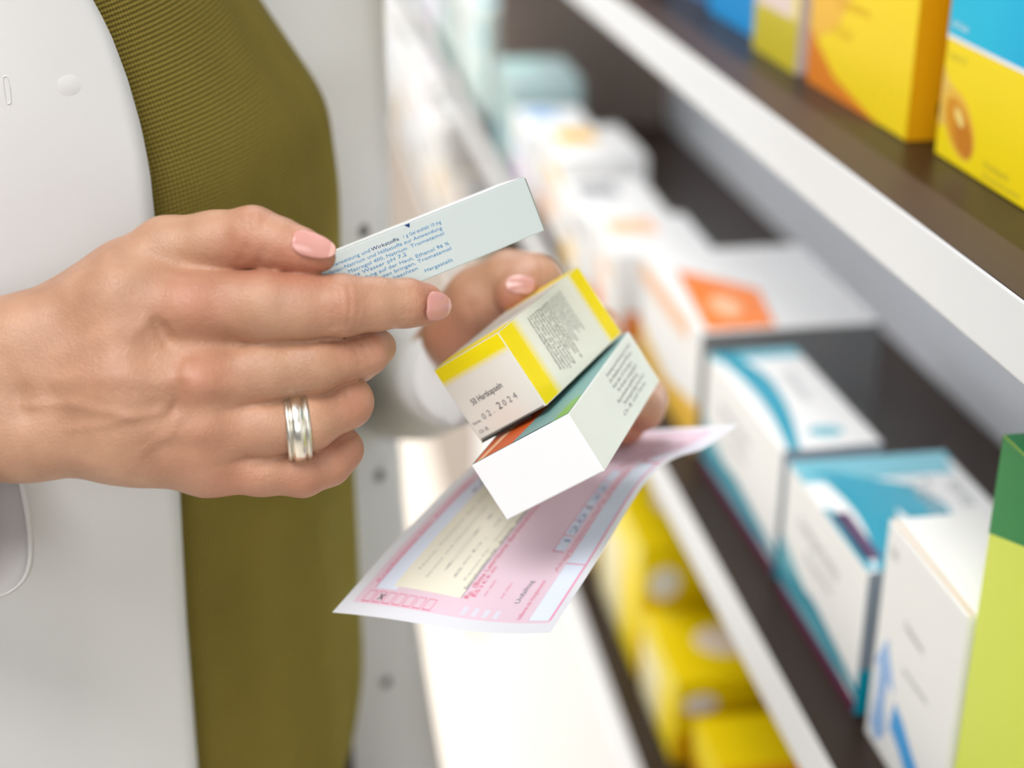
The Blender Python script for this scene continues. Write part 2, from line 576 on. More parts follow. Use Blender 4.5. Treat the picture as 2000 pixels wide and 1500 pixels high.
rnd = random.Random(4)
MINT = mat('mint_print', (170, 205, 200), .5)
far_mid = [(.105, .088, .085, WHITE, ORANGE, PEACH, 'white carton with orange block'), (.12, .082, .080, WHITE, AMBERLIGHT, GREY, 'white carton with amber block'),
           (.13, .098, .085, WHITE, PEACH, AMBERLIGHT, 'white carton with peach and amber blocks'), (.12, .085, .075, WHITE, LILAC, BLUESOFT, 'white carton with lilac block'),
           (.14, .112, .085, mat('teal_grey_board', (168, 190, 188), .5), TEALSOFT, MINT, 'teal grey carton'), (.15, .15, .12, mat('pale_mint_board', (206, 224, 222), .5), MINT, TEALSOFT, 'pale mint carton'),
           (.15, .14, .13, WHITE, MINT, GREY, 'white carton with mint block'), (.16, .19, .12, mat('sage_board', (150, 172, 168), .5), MINT, GREY, 'sage grey carton'),
           (.16, .18, .12, WHITE, LILAC, MINT, 'white carton with lilac and mint blocks'), (.16, .2, .12, WHITE, BLUESOFT, GREY, 'white carton with grey lid block'),
           (.18, .18, .12, WHITE, GREEN, MINT, 'white carton with green block'), (.18, .2, .12, WHITE, GREY, LILAC, 'white carton with grey block')]
y = 1.15
ords = ['sixth', 'seventh', 'eighth', 'ninth', 'tenth', 'eleventh', 'twelfth', 'thirteenth', 'fourteenth', 'fifteenth', 'sixteenth', 'seventeenth']
for k, (L, hh, w, base, c1, c2, lab) in enumerate(far_mid):
    for yu in (1.93, 3.2, 4.45):
        if yu - L - .012 < y < yu + .04:
            y = yu + .042
    carton('medicine_box', .270 + rnd.uniform(-.003, .008), y, y + L, ZD, w, hh, base, lab + ', ' + ords[k] + ' along the middle shelf', group=G_MID, deco=d_far(c1, c2), rot=rnd.uniform(-.02, .02))
    y += L + rnd.uniform(.012, .03)
far_low = [(2.06, .34, .10, mat('beige_board', (204, 192, 178), .5), CREAM, GREY, 'low beige carton'), (2.45, .16, .18, WHITE, AMBERLIGHT, GREY, 'white carton with amber block'), (2.64, .18, .20, WHITE, GREY, LILAC, 'white carton with grey block and lilac lid'),
           (2.84, .16, .20, WHITE, BLUESOFT, LILAC, 'white carton with pale blue block'), (3.02, .155, .19, WHITE, AMBERLIGHT, MINT, 'white carton with amber and mint blocks'),
           (3.26, .2, .21, WHITE, GREY, BLUESOFT, 'white carton with pale blue lid'), (3.48, .2, .21, WHITE, BLUESOFT, GREY, 'white carton with blue block and grey lid'),
           (3.71, .2, .20, mat('pale_grey_board', (222, 224, 230), .5), LILAC, BLUESOFT, 'pale grey carton with lilac block'), (3.94, .22, .21, WHITE, MINT, GREEN, 'white carton with mint block and green lid'),
           (4.19, .2, .20, WHITE, BLUESOFT, LILAC, 'white carton with blue block and lilac lid')]
for k, (yy, L, hh, base, c1, c2, lab) in enumerate(far_low):
    carton('medicine_box', .264 + rnd.uniform(-.002, .006), yy, yy + L, ZE, .13, hh, base, lab + ', ' + ['first', 'second', 'third', 'fourth', 'fifth', 'sixth', 'seventh', 'eighth', 'ninth', 'tenth'][k] + ' of the bottom far row', group=G_LOW, deco=d_far(c1, c2), rot=rnd.uniform(-.02, .02))
# ------------------------------------------------------------------ cartons held in the hands


def posed(bld, name, X, Yv, Z, origin):
    """object with local axes X, Yv, Z (camera frame, z forward) at a camera-frame origin"""
    def fl(a):
        return np.array([a[0], a[1], -a[2]], float)
    X, Z = fl(X), fl(Z)
    X /= np.linalg.norm(X)
    Z = Z - X * (X @ Z)
    Z /= np.linalg.norm(Z)
    Y = np.cross(Z, X)
    R = CR @ np.stack([X, Y, Z], 1)
    o = bld.build(name)
    M = np.eye(4)
    M[:3, :3] = R
    M[:3, 3] = to_world(fl(origin))
    o.matrix_world = Matrix(M.tolist())
    return o


def held_box(bld, lx, ly, lz, base, bev=.0005):
    bld.box((0, 0, 0), (lx, ly, lz), base, bev)
    end = Face(bld, (0, 0, 0), (1, 0, 0), (0, 0, 1), (0, -1, 0))
    side = Face(bld, (lx, 0, 0), (0, 1, 0), (0, 0, 1), (1, 0, 0))
    top = Face(bld, (0, 0, lz), (1, 0, 0), (0, 1, 0), (0, 0, 1))
    return end, side, top


# yellow banded capsule carton
a, bb, cc = np.array([-.717, -.403, .569]), np.array([.549, -.829, .105]), np.array([.429, .388, .816])
lx, lz, ly, d0 = .0346, .0329, .0755, .55
ref = np.array([(972 - 1000) / F * d0, (750 - 649) / F * d0, d0])
YB = Builder()
board = mat('ivory_board', (232, 228, 220), .4)
side_board = mat('ivory_side_board', (226, 224, 210), .4)
e, s, t = held_box(YB, lx, ly, lz, board)
fy = grad_mat('yellow_fade_side', (236, 210, 0), (226, 224, 210), 1, .0105, .0165)
s.rect(.0, 0, ly, lz, side_board, 4e-5)
s.rect(0.0003, 0.0003, .0165, lz - .0003, fy, 6e-5)
s.rect(ly - .0125, .0003, ly - .0003, lz - .0003, grad_mat('yellow_fade_far', (226, 224, 210), (236, 210, 0), 1, ly - .0125, ly - .0085), 6e-5)
e.rect(.0003, lz - .0085, lx - .0003, lz - .0003, grad_mat('yellow_fade_end', (232, 228, 220), (238, 218, 8), 2, lz - .0085, lz - .0055), 6e-5)
t.rect(.0003, .0003, lx - .0003, ly - .0003, board, 5e-5)
t.rect(.0003, .0003, lx - .0003, .014, YEL, 8e-5)
t.rect(.0003, ly - .0125, lx - .0003, ly - .0003, YEL, 8e-5)
e.text('50 Hartkapseln', .0065, .0135, .0036, INK, rot=.04, width=.0165)
for k, ch in enumerate('02.2024'):
    e.text(ch, .0070 + k * .0029, .0067 + k * .0002, .0036 if k != 3 else .0042, INK if k == 3 else INKSOFT)
e.text('Verw.', .0013, .0066, .0019, INK)
e.text('Ch.-B.', .0018, .0026, .0020, INK)
for q in range(2):                                     # fine print runs across the side panel
    rr = random.Random(3 + q)
words = ['Wirkstoff und Hilfsstoffe siehe Packungsbeilage', 'Für Kinder unzugänglich aufbewahren', 'Nicht über 25 Grad lagern', 'Hartkapseln zum Einnehmen',
         'Enthält Lactose und Sorbitol', 'Apothekenpflichtig', 'Zul.-Nr. siehe unten', 'Bitte Packungsbeilage beachten', 'Erwachsene und Jugendliche ab', '12 Jahren nehmen 2 Kapseln']
rr = random.Random(5)
for k in range(15):
    yy = .0205 + k * .00215
    w = lz * (.80 if k < 9 else .62) * (.75 + .25 * rr.random())
    s.text(words[k % len(words)], yy + .0012, lz - .003, .0021, INK if k < 9 else INKSOFT, rot=-math.pi / 2, width=w)
capsule = posed(YB, 'capsule_box', -a, cc, -bb, ref + a * lx + bb * lz)
tag(capsule, 'white carton with yellow bands, lettered 50 Hartkapseln, held on top of the plain white carton', 'box', 'cartons in the hands')
fl_ = Builder()
fl_.box((.0008, -.0007, .0020), (lx - .0008, -.0001, .0023), mat('cut_edge', (90, 84, 78), .7))
fl_.box((.0005, -.0004, -.0009), (lx * .76, .0010, -.0001), mat('slit_shade', (40, 36, 34), .8))  # solid dark strip stands for the shade under the carton's foot
flap = fl_.build('tuck_flap', capsule)
tag(flap, 'flap edge and dark slit shade along the foot of the carton end')
for v in flap.data.vertices:
    if v.co.z > .0015:
        v.co.z -= .0016

# plain white carton beneath it
a, bb, cc = np.array([-.794, -.440, .418]), np.array([.534, -.835, .135]), np.array([.290, .330, .899])
d0 = .531
k_ = d0 / .56
lx, lz, ly = .0468 * k_, .02615 * k_, .104 * k_
ref = np.array([(1110 - 1000) / F * d0, (750 - 808) / F * d0, d0])
WB = Builder()
e, s, t = held_box(WB, lx, ly, lz, mat('plain_white_board', (238, 238, 240), .4))
s.rect(0.0003, .0003, ly - .0003, lz - .0003, mat('pale_sage_side', (222, 224, 214), .4), 4e-5)
t.rect(.0003, .0003, lx - .0003, ly - .0003, mat('teal_grey_lid', (120, 160, 158), .45), 5e-5)
t.poly([(.001, .001), (lx * .42, .001), (lx * .58, ly * .4), (.001, ly * .5)], mat('rust_orange_print', (210, 92, 36), .45), 8e-5)
t.poly([(lx * .05, .001), (lx * .12, .001), (lx * .30, ly * .4), (lx * .2, ly * .4)], PEACH, 1e-4)
t.poly([(lx * .84, .001), (lx * .995, .001), (lx * .995, ly * .22), (lx * .9, ly * .2)], mat('leaf_green_print', (120, 170, 96), .45), 8e-5)
t.rect(lx * .42, .0006, lx * .83, .0012, INK, 1.1e-4)
rr = random.Random(8)
for k in range(7):
    x0 = ly * (.50 if k not in (4, 6) else .44)
    s.text(['Dosierung nach Anweisung des Arztes', 'Zum Einnehmen nach den Mahlzeiten', 'Nicht über 25 Grad lagern', 'Für Kinder unzugänglich', 'Apothekenpflichtig', 'Packungsbeilage beachten', 'Ch.-B. und Verw.'][k],
           x0 + .003 * rr.random(), lz - .0042 - k * .0026, .0022, INKSOFT, width=ly * (.30 + .12 * rr.random()))
plain = posed(WB, 'medicine_box', -a, cc, -bb, ref + a * lx + bb * lz)
tag(plain, 'plain white carton with teal lid, held under the yellow banded carton', 'box', 'cartons in the hands')
fl_ = Builder()
fl_.box((.0006, -.0004, .0006), (lx - .0006, -.00005, lz - .0006), MATS['plain_white_board'], .0001)
tag(fl_.build('end_flap', plain))

# slim gel carton in the other hand
Ld, hd = np.array([.868, .389, .309]), np.array([.367, -.915, .17])
d0 = .546
lx, lz, ly = .094, .0212, .024
hd = hd - Ld * (Ld @ hd) / (Ld @ Ld)
hd /= np.linalg.norm(hd)
Ld /= np.linalg.norm(Ld)
ref = np.array([(1024.5 - 1000) / F * d0, (750 - 345) / F * d0, d0])
GB = Builder()
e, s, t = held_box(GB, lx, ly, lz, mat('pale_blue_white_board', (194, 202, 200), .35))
t.rect(.0002, .0002, lx - .0002, ly - .0002, mat('lid_highlight', (236, 238, 238), .35), 4e-5)  # lighter top paints the highlight along the upper edge
GL = [(.0140, .042, 'Zusammensetzung:', None), (.0164, 0, '', None)]
# rows along the box; x measured from the left end, right edge of the text near 62 mm
rows = [(.0168, .012, .034, 'Zusammensetzung und', BLUEINK), (.0168, .0345, .0455, 'Wirkstoffe', DBLUE), (.0168, .047, .0625, '1 g Gel enthält 10 mg', BLUEINK),
        (.0147, .012, .062, 'Diclofenac-Natrium und Hilfsstoffe zur Anwendung', BLUEINK), (.0126, .012, .047, 'Carbomer, Macrogol 400, Natrium', BLUEINK), (.0126, .0485, .062, 'Trometamol', BLUEINK),
        (.0107, .015, .046, 'gereinigtes Wasser pH 7,2', BLUEINK), (.0086, .016, .0625, 'Zur Anwendung auf der Haut, Ethanol 96 %', BLUEINK),
        (.0066, .018, .0625, 'Nicht in die Augen bringen, Trometamol', BLUEINK), (.0046, .020, .048, 'Packungsbeilage beachten', BLUEINK), (.0026, .050, .0615, 'Hergestellt', BLUEINK)]
for yy, x0, x1, tx, m in rows:
    x0, x1 = x0 - .005, x1 - .005
    e.text(tx, x0, yy, .0018, m, width=x1 - x0)
e.poly([(.0442, lz - .0002), (.0464, lz - .0002), (.0457, lz - .0016)], DBLUE, 1e-4)
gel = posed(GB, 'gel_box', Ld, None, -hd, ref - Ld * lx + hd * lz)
tag(gel, 'slim white carton with small blue lettering pinched between thumb and index finger', 'box', 'cartons in the hands')
fl_ = Builder()
fl_.box((lx + .00005, .0006, .0006), (lx + .0005, ly - .0006, lz - .0006), mat('olive_cut_edge', (130, 134, 118), .6), .0001)
tag(fl_.build('end_flap', gel), 'end flap with greyish cut edge')

# ------------------------------------------------------------------ pink prescription form


def catmull(pts, n):
    pts = np.array(pts, float)
    seg = np.linalg.norm(np.diff(pts, axis=0), axis=1)
    s_ = np.concatenate([[0], np.cumsum(seg)])
    s_ /= s_[-1]
    out = []
    for t in np.linspace(0, 1, n):
        i = min(max(np.searchsorted(s_, t) - 1, 0), len(pts) - 2)
        u = (t - s_[i]) / (s_[i + 1] - s_[i])
        p1, p2 = pts[i], pts[i + 1]
        h = s_[i + 1] - s_[i]
        m1 = (pts[i + 1] - pts[i - 1]) / (s_[i + 1] - s_[i - 1]) * h if i > 0 else p2 - p1
        m2 = (pts[i + 2] - pts[i]) / (s_[i + 2] - s_[i]) * h if i + 2 < len(pts) else p2 - p1
        out.append((2 * u**3 - 3 * u**2 + 1) * p1 + (u**3 - 2 * u**2 + u) * m1 + (-2 * u**3 + 3 * u**2) * p2 + (u**3 - u**2) * m2)
    return np.array(out)


NV = 60
Redge = catmull([C(*q) for q in [(1075, 1236, .54), (1165, 1096, .572), (1250, 957, .609), (1285, 916, .622), (1322, 893, .634), (1372, 877, .648), (1412, 850, .660), (1442, 829, .668)]], NV)
Ledge = catmull([C(*q) for q in [(649, 1196, .5696), (780, 1050, .608), (915, 918, .648), (1010, 872, .695), (1110, 858, .725), (1228, 842, .745)]], NV)
PN = np.cross(Redge[0] - Ledge[0], Ledge[20] - Ledge[0])
PN /= np.linalg.norm(PN)
if PN[2] < 0:
    PN = -PN


def sheet(u, v):                      # u 0..1 left to right, v 0..1 bottom to top
    x = min(max(v, 0), 1) * (NV - 1)
    i = min(int(x), NV - 2)
    fr_ = x - i
    l = Ledge[i] * (1 - fr_) + Ledge[i + 1] * fr_
    r = Redge[i] * (1 - fr_) + Redge[i + 1] * fr_
    p = l * (1 - u) + r * u
    sag = .0022 * math.sin(math.pi * u) * (1 - v) ** 2 - .0011 * math.sin(2 * math.pi * u) * (1 - v)
    return p + PN * sag * -1.0


class Sheet:
    def __init__(s):
        s.b = Builder()

    def patch(s, u0, v0, u1, v1, m, lift=0, nu=None, nv=None):
        nu = nu or max(2, int(abs(u1 - u0) * 24) + 2)
        nv = nv or max(2, int(abs(v1 - v0) * 50) + 2)
        v = [sheet(u0 + (u1 - u0) * i / (nu - 1), v0 + (v1 - v0) * j / (nv - 1)) + PN * lift for i in range(nu) for j in range(nv)]
        s.b.add([to_world(q) for q in v], grid_faces(nu, nv), m)

    def text(s, txt, u, v, size, m, width=None, rot=0, lift=1.6e-4, up=1):
        """lettering runs along v (the long side); size in u"""
        g, f = text_geo(txt, 1.0)
        if not g:
            return
        w = max(p[0] for p in g)
        k = (width / w) if width else size * .7
        vs = [to_world(sheet(u - y * size, v + x * k) + PN * lift) for x, y in g]
        s.b.add(vs, f, m)


PINK = mat('rose_form_print', (244, 220, 232), .6, trans=.35)
FORM = mat('form_paper', (238, 240, 250), .6, trans=.35)
CREAMF = mat('cream_field_print', (232, 228, 210), .6)
BLUEF = mat('pale_blue_field_print', (220, 228, 244), .6)
REDP = mat('red_form_print', (206, 60, 100), .6)
PINKL = mat('pink_line_print', (228, 130, 160), .6)
GREYP = mat('form_grey_ink', (110, 108, 120), .6)
sh = Sheet()
sh.patch(0, 0, 1, 1, FORM, 0, 26, NV)
sh.patch(.05, .032, .965, .97, PINK, 6e-5)
sh.patch(.100, .075, .20, .60, BLUEF, 9e-5)               # insurer field
sh.patch(.175, .085, .50, .50, CREAMF, 1.1e-4)            # patient field
sh.patch(.865, .040, .955, .66, BLUEF, 1.1e-4)            # doctor field
sh.patch(.865, .67, .965, .96, FORM, 1.1e-4)
sh.patch(.76, .265, .815, .60, BLUEF, 1.1e-4)             # date boxes
for v in (.265, .32, .375, .43, .485, .54, .60):
    sh.patch(.76, v, .815, v + .003, PINKL, 1.5e-4, 3, 2)
sh.patch(.757, .265, .761, .60, PINKL, 1.5e-4, 2, 12)
sh.patch(.957, .04, .967, .70, mat('rose_line_print', (232, 160, 190), .6), 1.5e-4, 2, 40)
sh.patch(.862, .664, .965, .670, REDP, 1.5e-4, 8, 2)
sh.patch(.860, .67, .866, .95, REDP, 1.5e-4, 2, 24)
sh.patch(.095, .075, .099, .62, PINKL, 1.5e-4, 2, 30)
sh.patch(.50, .085, .503, .52, GREYP, 1.5e-4, 2, 26)
sh.patch(.863, .23, .955, .233, PINKL, 1.5e-4, 8, 2)
for k in range(7):                                         # tick boxes along the lower margin
    u = .085 + k * .048
    for q in (u, u + .036):
        sh.patch(q, .036, q + .0028, .068, PINKL, 1.5e-4, 2, 4)
    sh.patch(u, .036, u + .036, .039, PINKL, 1.5e-4, 4, 2)
    sh.patch(u, .066, u + .036, .068, PINKL, 1.5e-4, 4, 2)
for k in range(4):
    u = .545 + k * .05
    sh.patch(u, .040, u + .022, .064, FORM, 1.4e-4, 3, 3)
sh.text('x', .172, .042, .05, INK, width=.022)
sh.text('Krankenkasse bzw. Kostenträger', .092, .09, .026, PINKL, width=.33)
sh.text('KASSE', .165, .38, .032, GREYP, width=.10)
sh.text('Muster', .165, .50, .032, GREYP, width=.07)
rr = random.Random(2)
for k in range(5):
    sh.text(['Name, Vorname des Versicherten', 'Strasse und Hausnummer', 'Ort', 'geb. am', 'Kassen-Nr.  Versicherten-Nr.'][k], .235 + k * .058, .12 + .02 * rr.random(), .022,
            mat('faint_form_ink', (176, 172, 168), .6), width=.22 + .12 * rr.random())
sh.text('Betriebsstätten-Nr.  Arzt-Nr.  Datum', .500, .11, .026, GREYP, width=.26)
sh.text('Rp. (Bitte Leerräume durchstreichen)', .535, .085, .034, REDP, width=.31)
sh.text('Bitte', .56, .09, .03, PINKL, width=.1)
sh.text('120132', .812, .285, .048, mat('blue_grey_ink', (150, 160, 190), .6), width=.24)
sh.text('Abgabedatum in der Apotheke', .845, .20, .022, PINKL, width=.42)
sh.text('Unterschrift des Arztes', .862, .25, .022, PINKL, width=.36)
sh.text('Arbeitsunfall', .79, .62, .026, REDP, width=.14)
sh.text('1 x 25 Tramadol', .83, .70, .036, mat('plum_ink', (120, 50, 80), .6), width=.17)
sh.text('aut idem', .60, .10, .018, PINKL, width=.05)
sh.text('aut idem', .68, .10, .018, PINKL, width=.05)
sh.text('Unfalltag', .77, .09, .034, GREYP, width=.075)
sh.text('Unfallbetrieb oder Arbeitgebernummer', .825, .04, .030, PINKL, width=.13)
sh.text('A.', .30, .455, .05, GREYP, width=.03)
form = sh.b.build('prescription_form', smooth=True)
tag(form, 'pink and cream paper prescription form hanging under the white carton, corner curling up', 'paper')
# ------------------------------------------------------------------ implicit surfaces for the body


class Shape:
    """smooth union of tapered capsules; coordinates in metres, any frame"""
    def __init__(s):
        s.groups = []           # (list of capsules, k inside the group, k to the rest)

    def group(s, caps, kin, kout):
        s.groups.append((caps, kin, kout))
        return s

    def __call__(s, p):
        p = np.asarray(p, np.float32)
        d = None
        for caps, kin, kout in s.groups:
            g = None
            for a, b, ra, rb in caps:
                a = np.asarray(a, np.float32)
                b = np.asarray(b, np.float32)
                ba = b - a
                L2 = float(ba @ ba) + 1e-12
                pa = p - a
                t = np.clip((pa @ ba) / L2, 0, 1)
                q = np.sqrt(((pa - t[..., None] * ba) ** 2).sum(-1)) - (ra + (rb - ra) * t)
                g = q if g is None else smin(g, q, kin)
            d = g if d is None else smin(d, g, kout)
        return d


def smin(a, b, k):
    h = np.maximum(k - np.abs(a - b), 0) / k
    return np.minimum(a, b) - h * h * k * .25


def mesh_field(fn, lo, hi, h):
    lo, hi = np.array(lo, float), np.array(hi, float)
    K = 4
    n = (np.ceil((hi - lo) / (h * K)).astype(int) + 1)
    ax = [lo[i] + np.arange(n[i]) * h * K for i in range(3)]
    g = np.stack(np.meshgrid(*ax, indexing='ij'), -1)
    dc = fn(g.reshape(-1, 3)).reshape(n)
    N = (n - 1) * K + 1
    vol = np.repeat(np.repeat(np.repeat(dc, K, 0), K, 1), K, 2)
    vol = vol[K // 2:, K // 2:, K // 2:][:N[0], :N[1], :N[2]]
    pad = [(0, N[i] - vol.shape[i]) for i in range(3)]
    vol = np.pad(vol, pad, mode='edge').astype(np.float32)
    near = np.abs(vol) < h * K * 2.2
    idx = np.argwhere(near)
    for c in range(0, len(idx), 400000):
        q = idx[c:c + 400000]
        vol[q[:, 0], q[:, 1], q[:, 2]] = fn(lo + q * h)
    return surface_nets(vol, lo, h)


def surface_nets(v, lo, h):
    s = v < 0
    c = np.zeros(np.array(v.shape) - 1, np.int8)
    for dx in (0, 1):
        for dy in (0, 1):
            for dz in (0, 1):
                c += s[dx:s.shape[0] - 1 + dx, dy:s.shape[1] - 1 + dy, dz:s.shape[2] - 1 + dz]
    act = (c > 0) & (c < 8)
    cells = np.argwhere(act)
    ids = -np.ones(act.shape, np.int64)
    ids[act] = np.arange(len(cells))
    acc = np.zeros((len(cells), 3))
    cnt = np.zeros(len(cells))
    corners = [(x, y, z) for x in (0, 1) for y in (0, 1) for z in (0, 1)]
    for i, a in enumerate(corners):
        for b in corners[i + 1:]:
            if sum(abs(a[k] - b[k]) for k in range(3)) != 1:
                continue
            va = v[cells[:, 0] + a[0], cells[:, 1] + a[1], cells[:, 2] + a[2]]
            vb = v[cells[:, 0] + b[0], cells[:, 1] + b[1], cells[:, 2] + b[2]]
            m = (va < 0) != (vb < 0)
            t = np.where(m, va / np.where(m, va - vb, 1), 0)[:, None]
            pos = np.array(a) + t * (np.array(b) - np.array(a))
            acc[m] += pos[m]
            cnt[m] += 1
    verts = lo + (cells + acc / cnt[:, None]) * h
    faces = []
    for axis in range(3):
        o = [1, 2, 0]
        p, q = (axis + 1) % 3, (axis + 2) % 3
        sl0 = [slice(None)] * 3
        sl1 = [slice(None)] * 3
        sl0[axis] = slice(0, -1)
        sl1[axis] = slice(1, None)
        s0, s1 = s[tuple(sl0)], s[tuple(sl1)]
        e = np.argwhere(s0 != s1)
        e = e[(e[:, p] > 0) & (e[:, q] > 0) & (e[:, p] < v.shape[p] - 1) & (e[:, q] < v.shape[q] - 1)]
        def cid(dp, dq):
            w = e.copy()
            w[:, p] += dp
            w[:, q] += dq
            return ids[w[:, 0], w[:, 1], w[:, 2]]
        quad = np.stack([cid(-1, -1), cid(0, -1), cid(0, 0), cid(-1, 0)], 1)
        flip = ~s0[e[:, 0], e[:, 1], e[:, 2]]
        quad[flip] = quad[flip][:, ::-1]
        faces.append(quad)
    return verts, np.concatenate(faces)


def cap(a, b, ra, rb):
    """capsule from pixel points (px, py, depth) with radii in pixels at that depth"""
    return (C(*a), C(*b), ra * a[2] / F, rb * b[2] / F)


def chain(*nodes):
    return [cap(n0[:3], n1[:3], n0[3], n1[3]) for n0, n1 in zip(nodes[:-1], nodes[1:])]


def surf(fn, px, py, d0=.42, d1=.8):
    """where the line of sight through a pixel meets the body surface, and its normal"""
    u = C(px, py, 1.0)
    t = np.linspace(d0, d1, 900)
    val = fn(u[None] * t[:, None])
    k = np.argmax(val < 0)
    if not (val < 0).any():
        k = int(np.argmin(val))
    if k > 0 and val[k] < 0:
        tt = t[k - 1] + (t[k] - t[k - 1]) * val[k - 1] / (val[k - 1] - val[k])
    else:
        tt = t[k]
    p = u * tt
    e = 4e-4
    g = np.array([fn((p + e * d)[None])[0] - fn((p - e * d)[None])[0] for d in np.eye(3)])
    return p, g / (np.linalg.norm(g) + 1e-9)


def seg_dist(v, pts):
    d = np.full(len(v), 1e3)
    for a, b in zip(pts[:-1], pts[1:]):
        ba = b - a
        t = np.clip(((v - a) @ ba) / (ba @ ba + 1e-12), 0, 1)
        d = np.minimum(d, np.linalg.norm(v - a - t[:, None] * ba, axis=1))
    return d


def vnormals(v, f):
    n = np.zeros_like(v)
    fn = np.cross(v[f[:, 2]] - v[f[:, 0]], v[f[:, 3]] - v[f[:, 1]])
    for k in range(4):
        np.add.at(n, f[:, k], fn)
    return n / (np.linalg.norm(n, axis=1)[:, None] + 1e-12)


def sculpt(fn, v, f, feats):
    n = vnormals(v, f)
    # the nets wind outwards or inwards depending on axis order: make normals point out
    out = fn(v + n * 1e-3) > fn(v - n * 1e-3)
    if out.mean() < .5:
        f = f[:, ::-1]
        n = -n
    disp = np.zeros(len(v))
    for pts, amp, w in feats:
        q = np.array([surf(fn, *p)[0] for p in pts])
        if len(q) == 1:
            dd = np.linalg.norm(v - q[0], axis=1)
        else:
            dd = seg_dist(v, q)
        disp += amp * np.exp(-(dd / w) ** 2)
    return v + n * disp[:, None], f


# ------------------------------------------------------------------ right hand (carries the slim carton)
RH = Shape()
D = .505
RH.group([
    cap((-700, 815, .61), (-200, 765, .535), 170, 172),
    cap((-200, 708, .53), (45, 676, .515), 106, 86),
    cap((-200, 845, .53), (45, 838, .515), 108, 88),
    cap((45, 676, .515), (250, 590, .513), 86, 90),
    cap((45, 755, .515), (250, 720, .512), 90, 92),
    cap((45, 838, .515), (250, 850, .515), 88, 84),
    cap((250, 590, .513), (382, 598, .512), 92, 74),
    cap((250, 720, .512), (392, 742, .511), 90, 74),
    cap((250, 780, .512), (398, 832, .515), 88, 68),
    cap((250, 850, .517), (405, 897, .522), 82, 68),
    cap((250, 700, .535), (420, 740, .535), 105, 84),
    cap((200, 620, .535), (330, 560, .535), 95, 70),
], .012, .006)
idx = chain((375, 600, .511, 75), (520, 600, .508, 70), (590, 600, .5085, 63), (668, 597, .510, 59), (735, 594, .513, 50), (796, 592, .5165, 46), (830, 595, .521, 38), (843, 597, .525, 27))
mid = chain((390, 745, .511, 70), (520, 724, .512, 60), (610, 713, .514, 55), (715, 689, .522, 43), (738, 678, .528, 32), (700, 706, .550, 38), (620, 720, .560, 38))
rin = chain((396, 838, .515, 64), (520, 833, .516, 57), (600, 826, .518, 55), (676, 785, .527, 51), (660, 806, .550, 42), (590, 800, .562, 38))
pin = chain((404, 900, .522, 64), (510, 914, .523, 53), (590, 924, .526, 45), (640, 902, .531, 46), (665, 878, .536, 42), (640, 880, .556, 40), (570, 870, .564, 36))
fing = Shape()
for ch in (idx, mid, rin, pin):
    fing.group(ch, .003, .0007)
thumb = Shape().group(chain((150, 620, .520, 82), (250, 545, .518, 75), (328, 494, .517, 70), (420, 476, .513, 62), (494, 463, .510, 58), (545, 477, .508, 50), (590, 489, .5065, 41), (618, 498, .507, 31), (632, 504, .5075, 22)), .003, .006)


def RF(p):
    # thumb and fingers each blend into the palm, but stay apart from one another
    h = RH(p)
    return smin(smin(h, fing(p), .006), smin(h, thumb(p), .006), .0008)


